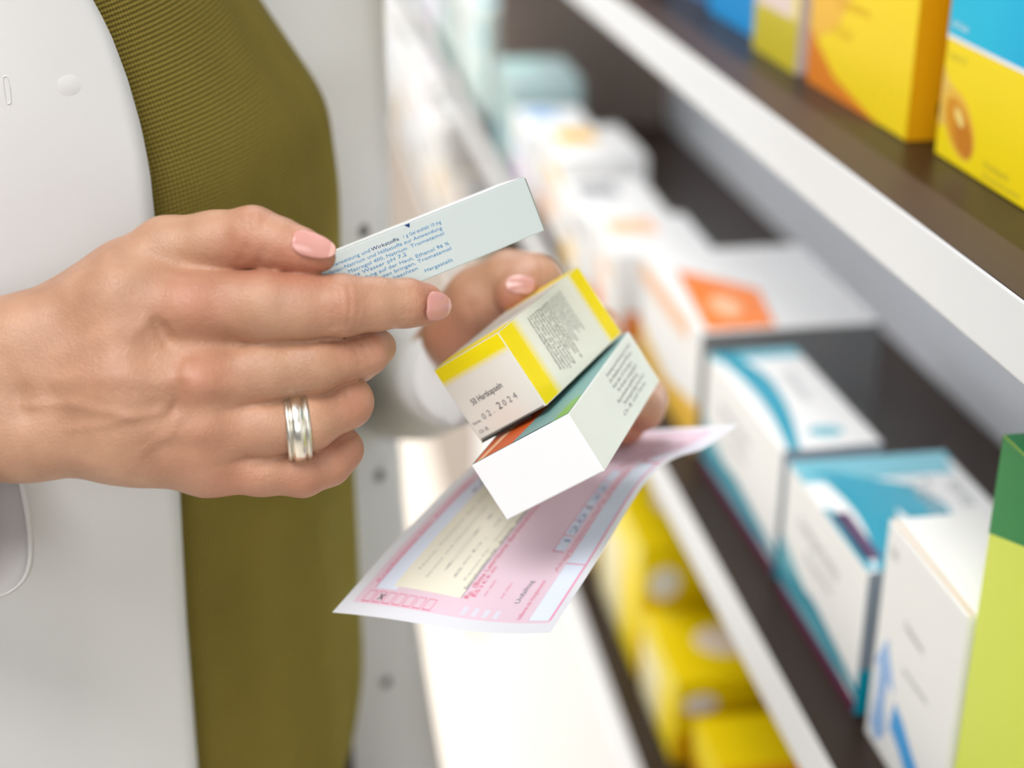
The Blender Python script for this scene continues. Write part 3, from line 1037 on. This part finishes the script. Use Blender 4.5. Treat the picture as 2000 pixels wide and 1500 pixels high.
mm = .001
rfeat = [
    ([(366, 592)], 2.2 * mm, 9 * mm), ([(394, 744)], 2.6 * mm, 7 * mm), ([(400, 838)], 1.5 * mm, 7 * mm), ([(420, 905)], .9 * mm, 8 * mm),
    ([(120, 690), (250, 640), (345, 607)], .5 * mm, 3.5 * mm), ([(110, 745), (250, 738), (370, 745)], .7 * mm, 3 * mm), ([(150, 850), (280, 850), (380, 850)], .35 * mm, 3.5 * mm),
    ([(50, 793), (140, 789), (225, 806), (262, 816), (327, 802), (345, 772), (366, 712)], .65 * mm, 1.9 * mm),
    ([(135, 838), (200, 830), (255, 812)], .5 * mm, 1.8 * mm), ([(280, 880), (330, 850), (350, 815)], .4 * mm, 2 * mm),
    ([(255, 660), (290, 625), (330, 622), (345, 650)], .55 * mm, 2.2 * mm),
    ([(306, 628), (318, 652), (328, 664)], -1.9 * mm, 2.6 * mm), ([(338, 800), (346, 775), (352, 752)], -1.5 * mm, 2.3 * mm),
    ([(300, 690), (440, 668)], -1.3 * mm, 6 * mm), ([(300, 800), (440, 792)], -1.1 * mm, 5 * mm), ([(320, 872), (430, 876)], -.7 * mm, 5 * mm), ([(180, 670), (290, 690)], -.6 * mm, 7 * mm), ([(440, 600), (470, 600)], -.5 * mm, 8 * mm), ([(450, 735), (480, 730)], -.5 * mm, 7 * mm),
    ([(36, 770), (40, 800)], -1.6 * mm, 4.5 * mm), ([(10, 700), (18, 740), (22, 770)], -.5 * mm, 3.5 * mm),
    ([(230, 500), (290, 500), (350, 512)], -.8 * mm, 3 * mm), ([(270, 560), (340, 535), (400, 520)], -.6 * mm, 4 * mm),
    # thumb joint
    ([(492, 425)], .8 * mm, 6 * mm), ([(470, 430), (476, 450)], -.25 * mm, 1.0 * mm), ([(492, 422), (498, 450)], -.3 * mm, 1.0 * mm), ([(514, 432), (516, 455)], -.25 * mm, 1.0 * mm),
    ([(440, 505), (446, 470)], -.5 * mm, 2.5 * mm), ([(470, 508), (478, 485)], -.45 * mm, 1.6 * mm), ([(505, 514), (512, 492)], -.45 * mm, 1.6 * mm), ([(540, 520), (546, 500)], -.3 * mm, 1.6 * mm),
    # finger joints
    ([(662, 592)], .5 * mm, 6 * mm),
    ([(632, 550), (636, 600), (634, 645)], -.22 * mm, 1.1 * mm), ([(650, 560), (655, 600), (650, 640)], -.5 * mm, .9 * mm), ([(664, 565), (668, 600), (664, 636)], -.5 * mm, .9 * mm), ([(680, 560), (684, 600), (678, 636)], -.5 * mm, .9 * mm), ([(698, 558), (701, 600), (696, 632)], -.2 * mm, 1.0 * mm),
    ([(790, 568), (792, 612)], -.28 * mm, .9 * mm), ([(802, 570), (804, 612)], -.25 * mm, .9 * mm),
    ([(690, 676), (704, 712)], -.35 * mm, 1.0 * mm), ([(706, 670), (722, 704)], -.35 * mm, 1.0 * mm), ([(722, 668), (738, 696)], -.3 * mm, 1.0 * mm),
    ([(655, 770), (668, 818)], -.3 * mm, 1.0 * mm), ([(676, 766), (690, 810)], -.3 * mm, 1.0 * mm),
    ([(622, 905), (634, 935)], -.3 * mm, 1.0 * mm), ([(640, 898), (652, 926)], -.25 * mm, 1.0 * mm),
    ([(520, 668), (600, 672), (720, 652)], -.5 * mm, 1.4 * mm), ([(520, 790), (600, 768), (690, 738)], -.5 * mm, 1.4 * mm), ([(505, 912), (600, 884), (690, 850)], -.5 * mm, 1.4 * mm),
]

# ------------------------------------------------------------------ left hand (under the cartons)
LH = Shape()
LH.group([
    cap((840, 742, .80), (878, 712, .715), 78, 76),
    cap((878, 712, .715), (905, 648, .668), 76, 70),
    cap((905, 648, .668), (935, 590, .652), 70, 64),
    cap((890, 690, .70), (1090, 730, .695), 74, 80),
    cap((960, 720, .695), (1130, 800, .705), 80, 62),
], .010, .008)
LT = Shape().group(chain((905, 640, .665, 70), (945, 590, .652, 66), (1000, 556, .646, 66), (1042, 552, .642, 54), (1052, 562, .637, 48), (1022, 574, .631, 45), (1002, 580, .628, 36)), .004, .006)
LI = Shape().group(chain((1000, 640, .685, 66), (1090, 620, .69, 50), (1170, 640, .685, 38), (1196, 652, .670, 26)), .006, .006)
LI.group(chain((1090, 740, .690, 66), (1200, 770, .695, 48), (1262, 780, .675, 40), (1256, 800, .655, 38), (1225, 790, .648, 32)), .004, .002)
LI.group(chain((1090, 790, .700, 60), (1180, 840, .698, 40), (1216, 838, .678, 33), (1222, 834, .660, 32), (1200, 826, .652, 28)), .004, .002)


def LF(p):
    return smin(smin(LH(p), LI(p), .008), LT(p), .006)


lfeat = [([(1068, 505), (1078, 530), (1076, 560)], -.5 * mm, 1.6 * mm), ([(1052, 500), (1062, 525), (1062, 560)], -.45 * mm, 1.5 * mm),
         ([(920, 600), (935, 640), (958, 662)], -1.0 * mm, 2.6 * mm), ([(1000, 510)], .5 * mm, 6 * mm), ([(960, 570), (975, 610)], -.4 * mm, 2.5 * mm),
         ([(1232, 838), (1255, 820)], -.5 * mm, 1.5 * mm)]

rv, rf = mesh_field(RF, (-.33, -.062, -.645), (.0, .068, -.475), .00085)
rv, rf = sculpt(RF, rv, rf, rfeat)
lv, lf = mesh_field(LF, (-.08, -.04, -.81), (.09, .064, -.59), .0013)
lv, lf = sculpt(LF, lv, lf, lfeat)


def flush_of(fn, v, spots):
    r = np.zeros(len(v))
    for px, py, w, k in spots:
        q = surf(fn, px, py)[0]
        r = np.maximum(r, k * np.exp(-(np.linalg.norm(v - q, axis=1) / w) ** 2))
    return r


rflush = flush_of(RF, rv, [(860, 600, .010, .8), (845, 570, .008, .6), (600, 505, .012, .7), (560, 510, .010, .7), (480, 500, .012, .55), (380, 590, .014, .45), (395, 745, .012, .45), (700, 690, .012, .3), (740, 670, .010, .35),
                           (700, 800, .012, .4), (600, 945, .018, .35), (680, 900, .014, .4), (400, 880, .02, .3), (450, 960, .016, .5), (668, 597, .012, .3), (500, 420, .012, .3), (200, 700, .03, .15)])
lflush = flush_of(LF, lv, [(1005, 600, .012, .8), (1030, 590, .010, .7), (880, 660, .022, .5), (1235, 845, .014, .7), (1020, 530, .010, .3)])

# ------------------------------------------------------------------ torso profile and clothing surfaces
XC, YC, BY = -.10, .690, .12
PZ = np.array([-.95, -.60, -.555, -.539, -.5055, -.468, -.361, -.236, -.20, -.158, -.116, -.06, .02, .10])
PX = np.array([-.05, -.034, -.006, .006, .0195, .026, .026, .0245, .0255, .022, -.004, -.035, -.06, -.075])


def front(z):                    # how far the front of the body reaches at height z (relative to the camera)
    return np.interp(z, PZ, PX)


def torso(phi, z, off=0.0, hang=False):
    a = (max(front(z), .018) if hang and z < -.4 else front(z)) - XC + off
    sh_ = 1.0 if z < .0 else max(.35, 1 - (z - .0) * 4)
    return np.array([XC + a * math.cos(phi), YC + (BY * sh_ + off) * math.sin(phi), H + z])


person = empty('person', (XC, YC, 0))
tag(person, 'person in an open white coat over an olive knit top, checking cartons by the shelves', 'person')


def child(o, parent=person):
    o.parent = parent
    if parent is person:
        o.matrix_parent_inverse = Matrix.Translation(person.location).inverted()
    return o


def tube(path, radii, n=28, closed=True, sq=1.0):
    path = [np.array(p, float) for p in path]
    v, f = [], []
    up = np.array([0, 0, 1.0])
    for i, p in enumerate(path):
        t = path[min(i + 1, len(path) - 1)] - path[max(i - 1, 0)]
        t /= np.linalg.norm(t)
        s_ = np.cross(t, up)
        if np.linalg.norm(s_) < 1e-3:
            s_ = np.array([1.0, 0, 0])
        s_ /= np.linalg.norm(s_)
        w = np.cross(s_, t)
        for k in range(n):
            a_ = 2 * math.pi * k / n
            v.append(p + radii[i] * (s_ * math.cos(a_) + w * math.sin(a_) * sq))
    for i in range(len(path) - 1):
        for k in range(n):
            f.append((i * n + k, i * n + (k + 1) % n, (i + 1) * n + (k + 1) % n, (i + 1) * n + k))
    if closed:
        f.append(tuple(range(n))[::-1])
        f.append(tuple((len(path) - 1) * n + k for k in range(n)))
    return v, f


# skin: both hands and forearms with arms and trunk under the clothes, one mesh
skin = bpy.data.materials.new('skin')
skin.use_nodes = True
nt = skin.node_tree
bs = nt.nodes['Principled BSDF']
at = nt.nodes.new('ShaderNodeAttribute')
at.attribute_name = 'flush'
tc = nt.nodes.new('ShaderNodeTexCoord')
n1 = nt.nodes.new('ShaderNodeTexNoise')
n1.inputs['Scale'].default_value = 70
n1.inputs['Detail'].default_value = 5
nt.links.new(tc.outputs['Object'], n1.inputs['Vector'])
mx = nt.nodes.new('ShaderNodeMix')
mx.data_type = 'RGBA'
mx.inputs[6].default_value = lin(152, 110, 84)
mx.inputs[7].default_value = lin(202, 157, 128)
nt.links.new(n1.outputs['Fac'], mx.inputs[0])
m2 = nt.nodes.new('ShaderNodeMix')
m2.data_type = 'RGBA'
m2.inputs[7].default_value = lin(182, 112, 90)
nt.links.new(at.outputs['Fac'], m2.inputs[0])
nt.links.new(mx.outputs[2], m2.inputs[6])
nt.links.new(m2.outputs[2], bs.inputs['Base Color'])
bs.inputs['Roughness'].default_value = .42
bs.inputs['Specular IOR Level'].default_value = .42
bs.inputs['Subsurface Weight'].default_value = .15
bs.inputs['Subsurface Radius'].default_value = (1.0, .35, .2)
bs.inputs['Subsurface Scale'].default_value = .003
n2 = nt.nodes.new('ShaderNodeTexVoronoi')
n2.inputs['Scale'].default_value = 1300
n3 = nt.nodes.new('ShaderNodeTexNoise')
n3.inputs['Scale'].default_value = 700
n3.inputs['Detail'].default_value = 4
nt.links.new(tc.outputs['Object'], n2.inputs['Vector'])
nt.links.new(tc.outputs['Object'], n3.inputs['Vector'])
ad = nt.nodes.new('ShaderNodeMath')
nt.links.new(n2.outputs['Distance'], ad.inputs[0])
nt.links.new(n3.outputs['Fac'], ad.inputs[1])
bp = nt.nodes.new('ShaderNodeBump')
bp.inputs['Strength'].default_value = .42
bp.inputs['Distance'].default_value = .0004
nt.links.new(ad.outputs[0], bp.inputs['Height'])
nt.links.new(bp.outputs['Normal'], bs.inputs['Normal'])

V, Fc, FL = [], [], []


def put(v, f, fl):
    n = len(V)
    V.extend(np.asarray(v).tolist())
    Fc.extend([tuple(int(i) + n for i in q) for q in f])
    FL.extend(list(fl))


put(to_world(rv), rf, rflush)
put(to_world(lv), lf, lflush)
r_el = P(-760, 830, .62)
l_el = np.array([-.03, .93, H - .34])
r_sh = np.array([-.12, .585, H + .06])
l_sh = np.array([-.12, .86, H + .06])
out_ = r_el - (P(-150, 800, .535) + r_sh) / 2
out_ /= np.linalg.norm(out_)
r_in = r_el - out_ * .022
arms = Shape().group([(r_sh, r_in, .036, .030), (r_in, P(-560, 800, .59), .030, .032), (l_sh, l_el, .036, .030), (l_el, P(842, 745, .80), .031, .022),
                      ((-.15, .63, H + .05), (-.15, .75, H + .05), .045, .045), ((-.14, .66, H - .05), (-.13, .66, H - .52), .060, .070), ((-.14, .72, H - .05), (-.13, .72, H - .52), .060, .070),
                      ((-.15, .69, H + .05), (-.15, .69, H + .17), .05, .05)], .015, .015)
av, af = mesh_field(arms, (-.52, .36, H - .66), (.08, 1.02, H + .2), .007)
av, af = sculpt(arms, av, af, [])
put(av, af, np.zeros(len(av)))
me = mesh_np('body', V, Fc, [skin])
at_ = me.attributes.new('flush', 'FLOAT', 'POINT')
at_.data.foreach_set('value', np.array(FL, np.float32))
body = child(link('body', me))

# nails
NAIL = mat('fingernail', (206, 148, 138), .22, .6, sss=.2)
NTIP = mat('nail_edge', (222, 172, 160), .25, .6)


def nail(fn, base, tip, width, bulge=.0016, lift=.0004, label=None, nrm=None, ext=0.0, rnd_=.5):
    b0, n0 = surf(fn, *base)
    t0, n1_ = surf(fn, *tip)
    l = t0 - b0
    n = np.array(nrm, float) if nrm is not None else n0 + n1_
    n /= np.linalg.norm(n)
    Ln = np.linalg.norm(l) * (1 + ext)
    l /= np.linalg.norm(l)
    n = n - l * (l @ n)
    n /= np.linalg.norm(n)
    w = np.cross(l, n)
    NS, NT = 22, 17
    v = []
    for i in range(NS):
        s_ = i / (NS - 1)
        sh1 = 1.0
        if s_ < .28:
            sh1 = math.sqrt(max(0, 1 - ((.28 - s_) / .30) ** 2)) * .98
        if s_ > rnd_:
            sh1 = max(0, 1 - ((s_ - rnd_) / (1.002 - rnd_)) ** 2.2) ** .5
        for j in range(NT):
            t_ = (j / (NT - 1) * 2 - 1)
            p = b0 + l * (Ln * s_) + w * (t_ * sh1 * width / 2) + n * (lift + bulge * (1 - (t_ * sh1) ** 2) + bulge * .5 * math.sin(math.pi * min(1, s_ * 1.0)) - bulge * .35)
            v.append(to_world(p))
    mi = [1 if (q // (NT - 1)) >= NS - 4 else 0 for q in range((NS - 1) * (NT - 1))]
    o = child(link('fingernail', mesh_np('fingernail', v, grid_faces(NS, NT), [NAIL, NTIP], True, mi)), body)
    so = o.modifiers.new('thick', 'SOLIDIFY')
    so.thickness = .0005
    so.offset = 0
    if label:
        tag(o, label)
    return o


nail(RF, (570, 468), (632, 487), .0088, label='pink thumbnail', ext=.36, rnd_=.34)
nail(RF, (829, 598), (860, 598), .0100, label='pink index fingernail', ext=.5, rnd_=.36)
nail(LF, (1045, 560), (988, 556), .0086, label='pink thumbnail of the hand under the cartons')

# ring on the ring finger
c_, _n = surf(RF, 580, 838)
ax_ = C(620, 826, .519) - C(540, 834, .5165)
ax_ /= np.linalg.norm(ax_)
ctr = C(581, 836, .5175)
u_ = np.cross(ax_, [0, 0, 1.0])
u_ /= np.linalg.norm(u_)
w_ = np.cross(ax_, u_)
SILVER = mat('brushed_silver', (222, 218, 206), .36, metal=1.0, bump=.1, bscale=900)
SILVERB = mat('polished_silver', (240, 236, 224), .26, metal=1.0)


def ring_mesh(prof, m, name):
    n = 72
    v, f = [], []
    k = len(prof)
    for i in range(n):
        a_ = 2 * math.pi * i / n
        rd = u_ * math.cos(a_) + w_ * math.sin(a_)
        for x, r in prof:
            v.append(to_world(ctr + ax_ * x + rd * (r - R0 + RR[i])))
    for i in range(n):
        for j in range(k):
            f.append((i * k + j, ((i + 1) % n) * k + j, ((i + 1) % n) * k + (j + 1) % k, i * k + (j + 1) % k))
    return link(name, mesh_np(name, v, f, [m]))


R0 = .0101
RR = []
for i in range(72):                          # the ring follows the finger's own outline
    a_ = 2 * math.pi * i / 72
    rd = u_ * math.cos(a_) + w_ * math.sin(a_)
    t_ = np.linspace(.006, .0108, 60)
    val = RF(ctr[None] + rd[None] * t_[:, None])
    RR.append(t_[int(np.argmax(val > 0))] if (val > 0).any() else .0108)
RR = np.maximum(np.array(RR), .0096) + .0002
RR = np.convolve(np.concatenate([RR[-9:], RR, RR[:9]]), np.hanning(21)[1:-1] / np.hanning(21).sum(), 'valid')
ring = child(ring_mesh([(-.0042, R0), (-.0042, R0 + .0008), (-.0036, R0 + .0013), (-.0029, R0 + .0013), (-.0026, R0 + .0009), (.0026, R0 + .0009), (.0029, R0 + .0013), (.0036, R0 + .0013), (.0042, R0 + .0008), (.0042, R0)], SILVER, 'ring'))
tag(ring, 'broad silver ring on the ring finger')
rb = ring_mesh([(-.0022, R0 + .0002), (-.0021, R0 + .0014), (-.0012, R0 + .0019), (.0012, R0 + .0019), (.0021, R0 + .0014), (.0022, R0 + .0002)], SILVERB, 'ring_inlay')
rb.parent = ring
tag(rb, 'polished raised band')

# ------------------------------------------------------------------ clothes
# olive waffle knit, real relief of rows and columns
NPH, NZ = 420, 1000
ph = np.linspace(math.radians(-112), math.radians(60), NPH)
zz = np.linspace(-.60, .06, NZ)
v = np.zeros((NPH, NZ, 3))
a_ = (front(zz) - XC)[None, :]
# smooth the profile
kern = np.hanning(61)
kern /= kern.sum()
a_s = np.convolve(np.pad(a_[0], 30, mode='edge'), kern, 'valid')[None, :]
cp, sp = np.cos(ph)[:, None], np.sin(ph)[:, None]
arc = ph[:, None] * .135
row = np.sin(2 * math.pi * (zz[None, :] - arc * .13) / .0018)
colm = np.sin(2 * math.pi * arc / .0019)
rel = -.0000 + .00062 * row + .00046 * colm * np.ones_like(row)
a2, b2 = a_s + rel, BY + rel
v[..., 0] = XC + a2 * cp
v[..., 1] = YC + b2 * sp
v[..., 2] = H + zz[None, :]
fade = np.clip((np.abs(zz) - .0) / .01, 0, 1)
knit_m = mat('olive_knit', (158, 142, 66), .85, .2, noise=.08, nscale=60)
nk = knit_m.node_tree
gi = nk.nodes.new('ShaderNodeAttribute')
gi.attribute_name = 'pit_shade'
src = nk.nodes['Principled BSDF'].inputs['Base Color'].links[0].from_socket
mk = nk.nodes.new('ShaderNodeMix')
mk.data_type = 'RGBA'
mk.inputs[6].default_value = lin(70, 56, 14)  # darker colour in the knit pits paints their self-shadow
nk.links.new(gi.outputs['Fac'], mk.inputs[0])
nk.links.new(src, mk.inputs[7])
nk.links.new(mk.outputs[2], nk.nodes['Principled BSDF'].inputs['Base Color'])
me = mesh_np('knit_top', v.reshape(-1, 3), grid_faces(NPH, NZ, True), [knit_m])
ya = me.attributes.new('pit_shade', 'FLOAT', 'POINT')
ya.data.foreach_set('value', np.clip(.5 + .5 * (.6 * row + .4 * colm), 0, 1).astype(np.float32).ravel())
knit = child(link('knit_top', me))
tag(knit, 'olive green waffle knit top')

# dark trousers below the top
vv, ff = [], []
ZT = np.linspace(-.72, -.500, 24)
for z in ZT:
    for k in range(48):
        q = 2 * math.pi * k / 48
        pt = torso(q, z, -.004)
        qq = q if q < math.pi else q - 2 * math.pi
        push = min(1, max(0, (qq + .45) / .45)) * (1 if qq < 2 else 0)
        pt[0] += max(0, .0225 - front(z)) * min(1, max(0, (-.508 - z) / .008)) * push * math.cos(qq) if abs(qq) < 1.5 else 0
        vv.append(pt)
for i in range(len(ZT) - 1):
    for k in range(48):
        ff.append((i * 48 + k, i * 48 + (k + 1) % 48, (i + 1) * 48 + (k + 1) % 48, (i + 1) * 48 + k))
for sy in (-.053, .053):
    tv, tf = tube([(XC, YC + sy, H - .66), (XC, YC + sy, H - .95), (XC - .01, YC + sy, .001)], [.066, .058, .045])
    n0_ = len(vv)
    vv += tv
    ff += [tuple(i + n0_ for i in q) for q in tf]
trousers = child(link('trousers', mesh_np('trousers', vv, ff, [mat('black_cloth', (22, 20, 24), .8)])))
tag(trousers, 'black trousers')

coat_m = mat('white_coat_cloth', (214, 213, 212), .8, .2, noise=.015, nscale=14, bump=.10, bscale=3500)


def edge_at(tab, y):
    return float(np.interp(y, [q[0] for q in tab], [q[1] for q in tab]))


NEAR = [(-200, 60), (0, 180), (60, 212), (150, 246), (250, 275), (340, 292), (420, 300), (700, 326), (960, 350), (1200, 362), (1500, 385), (1900, 412)]
rows = np.linspace(-.80, .10, 120)
NC = 44
near_v = []
for z in rows:
    lo, hi = math.radians(-150), math.radians(-5)
    for _ in range(40):
        md = (lo + hi) / 2
        x_, y_, _d = project(torso(md, z, .012, True))
        if x_ < edge_at(NEAR, y_):
            lo = md
        else:
            hi = md
    pe = (lo + hi) / 2
    for j in range(NC):
        t_ = j / (NC - 1)
        phi = math.radians(-185) + (pe - math.radians(-185)) * t_
        fold = .0025 * math.sin(z * 42 + phi * 3) * (1 - t_) + .0016 * math.sin(phi * 11 + z * 6) * (1 - t_)
        near_v.append(torso(phi, z, .012 + fold + .004 * (1 - t_), True))
# far front, opened outwards so that its inner side shows
FAR = [(-200, 742), (0, 750), (150, 755), (300, 759), (600, 766), (800, 775), (1000, 788), (1200, 812), (1350, 836), (1500, 862), (1900, 930)]
far_v = []
for z in rows:
    ti = torso(math.radians(26), min(z, .0), -.004)
    ti[2] = H + z
    Yo = .79
    X = .03
    for _ in range(8):
        x_, y_, d_ = project(np.array([X, Yo, H + z]))
        X += (edge_at(FAR, y_) - x_) * d_ / F / math.cos(YAW)
    to = np.array([X, Yo, H + z])
    for j in range(NC):
        t_ = j / (NC - 1)
        p = ti * (1 - t_) + to * t_
        p[1] += .002 * math.sin(z * 30)
        if t_ > .8:
            p[1] += (t_ - .8) ** 2 * .25
        far_v.append(p)
# far side and back of the coat
back_v = []
for z in rows:
    for j in range(NC):
        phi = math.radians(60) + math.radians(115) * j / (NC - 1)
        back_v.append(torso(phi, z, .016, True))
cv = near_v + far_v + back_v
cf = []
for blk in range(3):
    for q in grid_faces(len(rows), NC):
        cf.append(tuple(i + blk * len(rows) * NC for i in q))
coat = child(link('coat', mesh_np('coat', cv, cf, [coat_m])))
so = coat.modifiers.new('cloth', 'SOLIDIFY')
so.thickness = .0022
so.offset = 0
tag(coat, 'open white lab coat')

# press studs on the far front
STUD = mat('dark_press_stud', (72, 66, 60), .35, metal=.6)
STUDW = mat('stud_rim', (150, 146, 140), .4, metal=.5)


def far_point(px, py):
    best, bi = 1e9, None
    arr = np.array(far_v)
    x_, y_, _ = project(arr)
    k = int(np.argmin((x_ - px) ** 2 + (y_ - py) ** 2))
    r_, c__ = divmod(k, NC)
    du = arr[min(k + NC, len(arr) - 1)] - arr[k - NC]
    dv = arr[k + 1 if c__ < NC - 1 else k] - arr[k - 1 if c__ > 0 else k]
    n = np.cross(du, dv)
    n /= np.linalg.norm(n)
    if n @ (np.array([0, 0, H]) - arr[k]) < 0:
        n = -n
    return arr[k], n


for px, py in ((709, 455), (738, 930), (755, 1335)):
    p, n = far_point(px, py)
    b = Builder()
    bm = bmesh.new()
    q = Vector(n).to_track_quat('Z', 'Y').to_matrix().to_4x4()
    q.translation = Vector(p + n * .0012)
    bmesh.ops.create_cone(bm, cap_ends=True, segments=28, radius1=.0046, radius2=.0036, depth=.0018, matrix=q)
    bm.verts.index_update()
    b.add([w.co[:] for w in bm.verts], [[w.index for w in fq.verts] for fq in bm.faces], STUDW)
    bm.free()
    bm = bmesh.new()
    q.translation = Vector(p + n * .0024)
    bmesh.ops.create_cone(bm, cap_ends=True, segments=24, radius1=.0032, radius2=.0022, depth=.0016, matrix=q)
    bm.verts.index_update()
    b.add([w.co[:] for w in bm.verts], [[w.index for w in fq.verts] for fq in bm.faces], STUD)
    bm.free()
    tag(child(b.build('snap_button', smooth=False), coat), 'dark metal press stud')

# sleeves
l_cuff = P(868, 706, .672)
l_dir = l_cuff - P(700, 800, .80)
l_dir /= np.linalg.norm(l_dir)
path = [np.array([-.13, .80, H + .09]), np.array([-.12, .85, H + .06]), np.array([-.08, .91, H - .14]), l_el * .9 + l_sh * .1, l_el + (-.012, .012, -.012), l_el * .5 + P(800, 765, .86) * .5, P(815, 756, .84), P(846, 748, .76), P(868, 742, .70), P(880, 739, .672), P(882, 738, .668), P(880, 738, .676)]
tv, tf = tube(path, [.05, .056, .056, .054, .052, .044, .034, .0235, .0218, .0215, .0200, .0165], closed=False)
sl = child(link('sleeve', mesh_np('sleeve', tv, tf, [coat_m])), coat)
so = sl.modifiers.new('cloth', 'SOLIDIFY')
so.thickness = .002
sb = sl.modifiers.new('soft', 'SUBSURF')
sb.levels = sb.render_levels = 1
path = [r_sh + (0, .03, .04), r_sh, r_sh * .66 + r_el * .34, r_sh * .33 + r_el * .67, r_sh * .1 + r_el * .9 + out_ * .004, r_el + out_ * .016 + (P(-560, 800, .59) - r_el) * .25,
        P(-560, 812, .590), P(-420, 812, .566), P(-260, 806, .547), P(-150, 804, .537), P(-135, 804, .5365)]
tv, tf = tube(path, [.056, .060, .060, .060, .060, .058, .052, .049, .047, .046, .043], n=36, closed=False)
tv = np.array(tv)
cr_, cu_ = CR[:, 0], CR[:, 1]
for k in range(8 * 36, 11 * 36):                 # the wide cuff droops below the wrist
    x_, y_, d_ = project(tv[k])
    t_ = min(1, max(0, (y_ - 790) / 210)) * (1 if k >= 9 * 36 else .45)
    tv[k] = tv[k] + (cr_ * 125 - cu_ * 125) * t_ * d_ / F
sr = child(link('sleeve', mesh_np('sleeve', tv, tf, [coat_m])), coat)
so = sr.modifiers.new('cloth', 'SOLIDIFY')
so.thickness = .002
sb = sr.modifiers.new('soft', 'SUBSURF')
sb.levels = sb.render_levels = 1

# stitched buttonhole and the back of a stud on the near front
def near_point(px, py):
    arr = np.array(near_v)
    x_, y_, _ = project(arr)
    k = int(np.argmin((x_ - px) ** 2 + (y_ - py) ** 2))
    k = min(max(k, NC + 1), len(arr) - NC - 2)
    du, dv = arr[k + NC] - arr[k - NC], arr[k + 1] - arr[k - 1]
    n = np.cross(du, dv)
    n /= np.linalg.norm(n)
    if n @ (np.array([0, 0, H]) - arr[k]) < 0:
        n = -n
    return arr[k], n, du / np.linalg.norm(du)


def loop(name, px, py, la, lb, r, m):
    p, n, up_ = near_point(px, py)
    sd_ = np.cross(n, up_)
    v, f = [], []
    N, M = 40, 8
    for i in range(N):
        a_ = 2 * math.pi * i / N
        ca, sa = math.cos(a_), math.sin(a_)
        e_ = np.sign(ca) * abs(ca) ** .6 * lb * sd_ + np.sign(sa) * abs(sa) ** .6 * la * up_
        d_ = e_ / np.linalg.norm(e_)
        for k in range(M):
            b_ = 2 * math.pi * k / M
            v.append(p + n * .0011 + e_ + r * (d_ * math.cos(b_) + n * math.sin(b_)))
    for i in range(N):
        for k in range(M):
            f.append((i * M + k, ((i + 1) % N) * M + k, ((i + 1) % N) * M + (k + 1) % M, i * M + (k + 1) % M))
    return child(link(name, mesh_np(name, v, f, [m])), coat)


tag(loop('buttonhole', 22, 166, .0050, .0010, .00028, coat_m), 'stitched buttonhole')
p, n, up_ = near_point(136, 152)
sd_ = np.cross(n, up_)
v, f = [p + n * .0014], []
for i in range(1, 7):
    for k in range(28):
        a_ = 2 * math.pi * k / 28
        r_ = .0044 * i / 6
        v.append(p + n * (.0010 + .0004 * (1 - (i / 6) ** 2)) + r_ * (math.cos(a_) * sd_ + math.sin(a_) * up_))
for k in range(28):
    f.append((0, 1 + k, 1 + (k + 1) % 28))
for i in range(5):
    for k in range(28):
        f.append((1 + i * 28 + k, 1 + (i + 1) * 28 + k, 1 + (i + 1) * 28 + (k + 1) % 28, 1 + i * 28 + (k + 1) % 28))
tag(child(link('covered_stud', mesh_np('covered_stud', v, f, [coat_m])), coat), 'cloth covered stud')
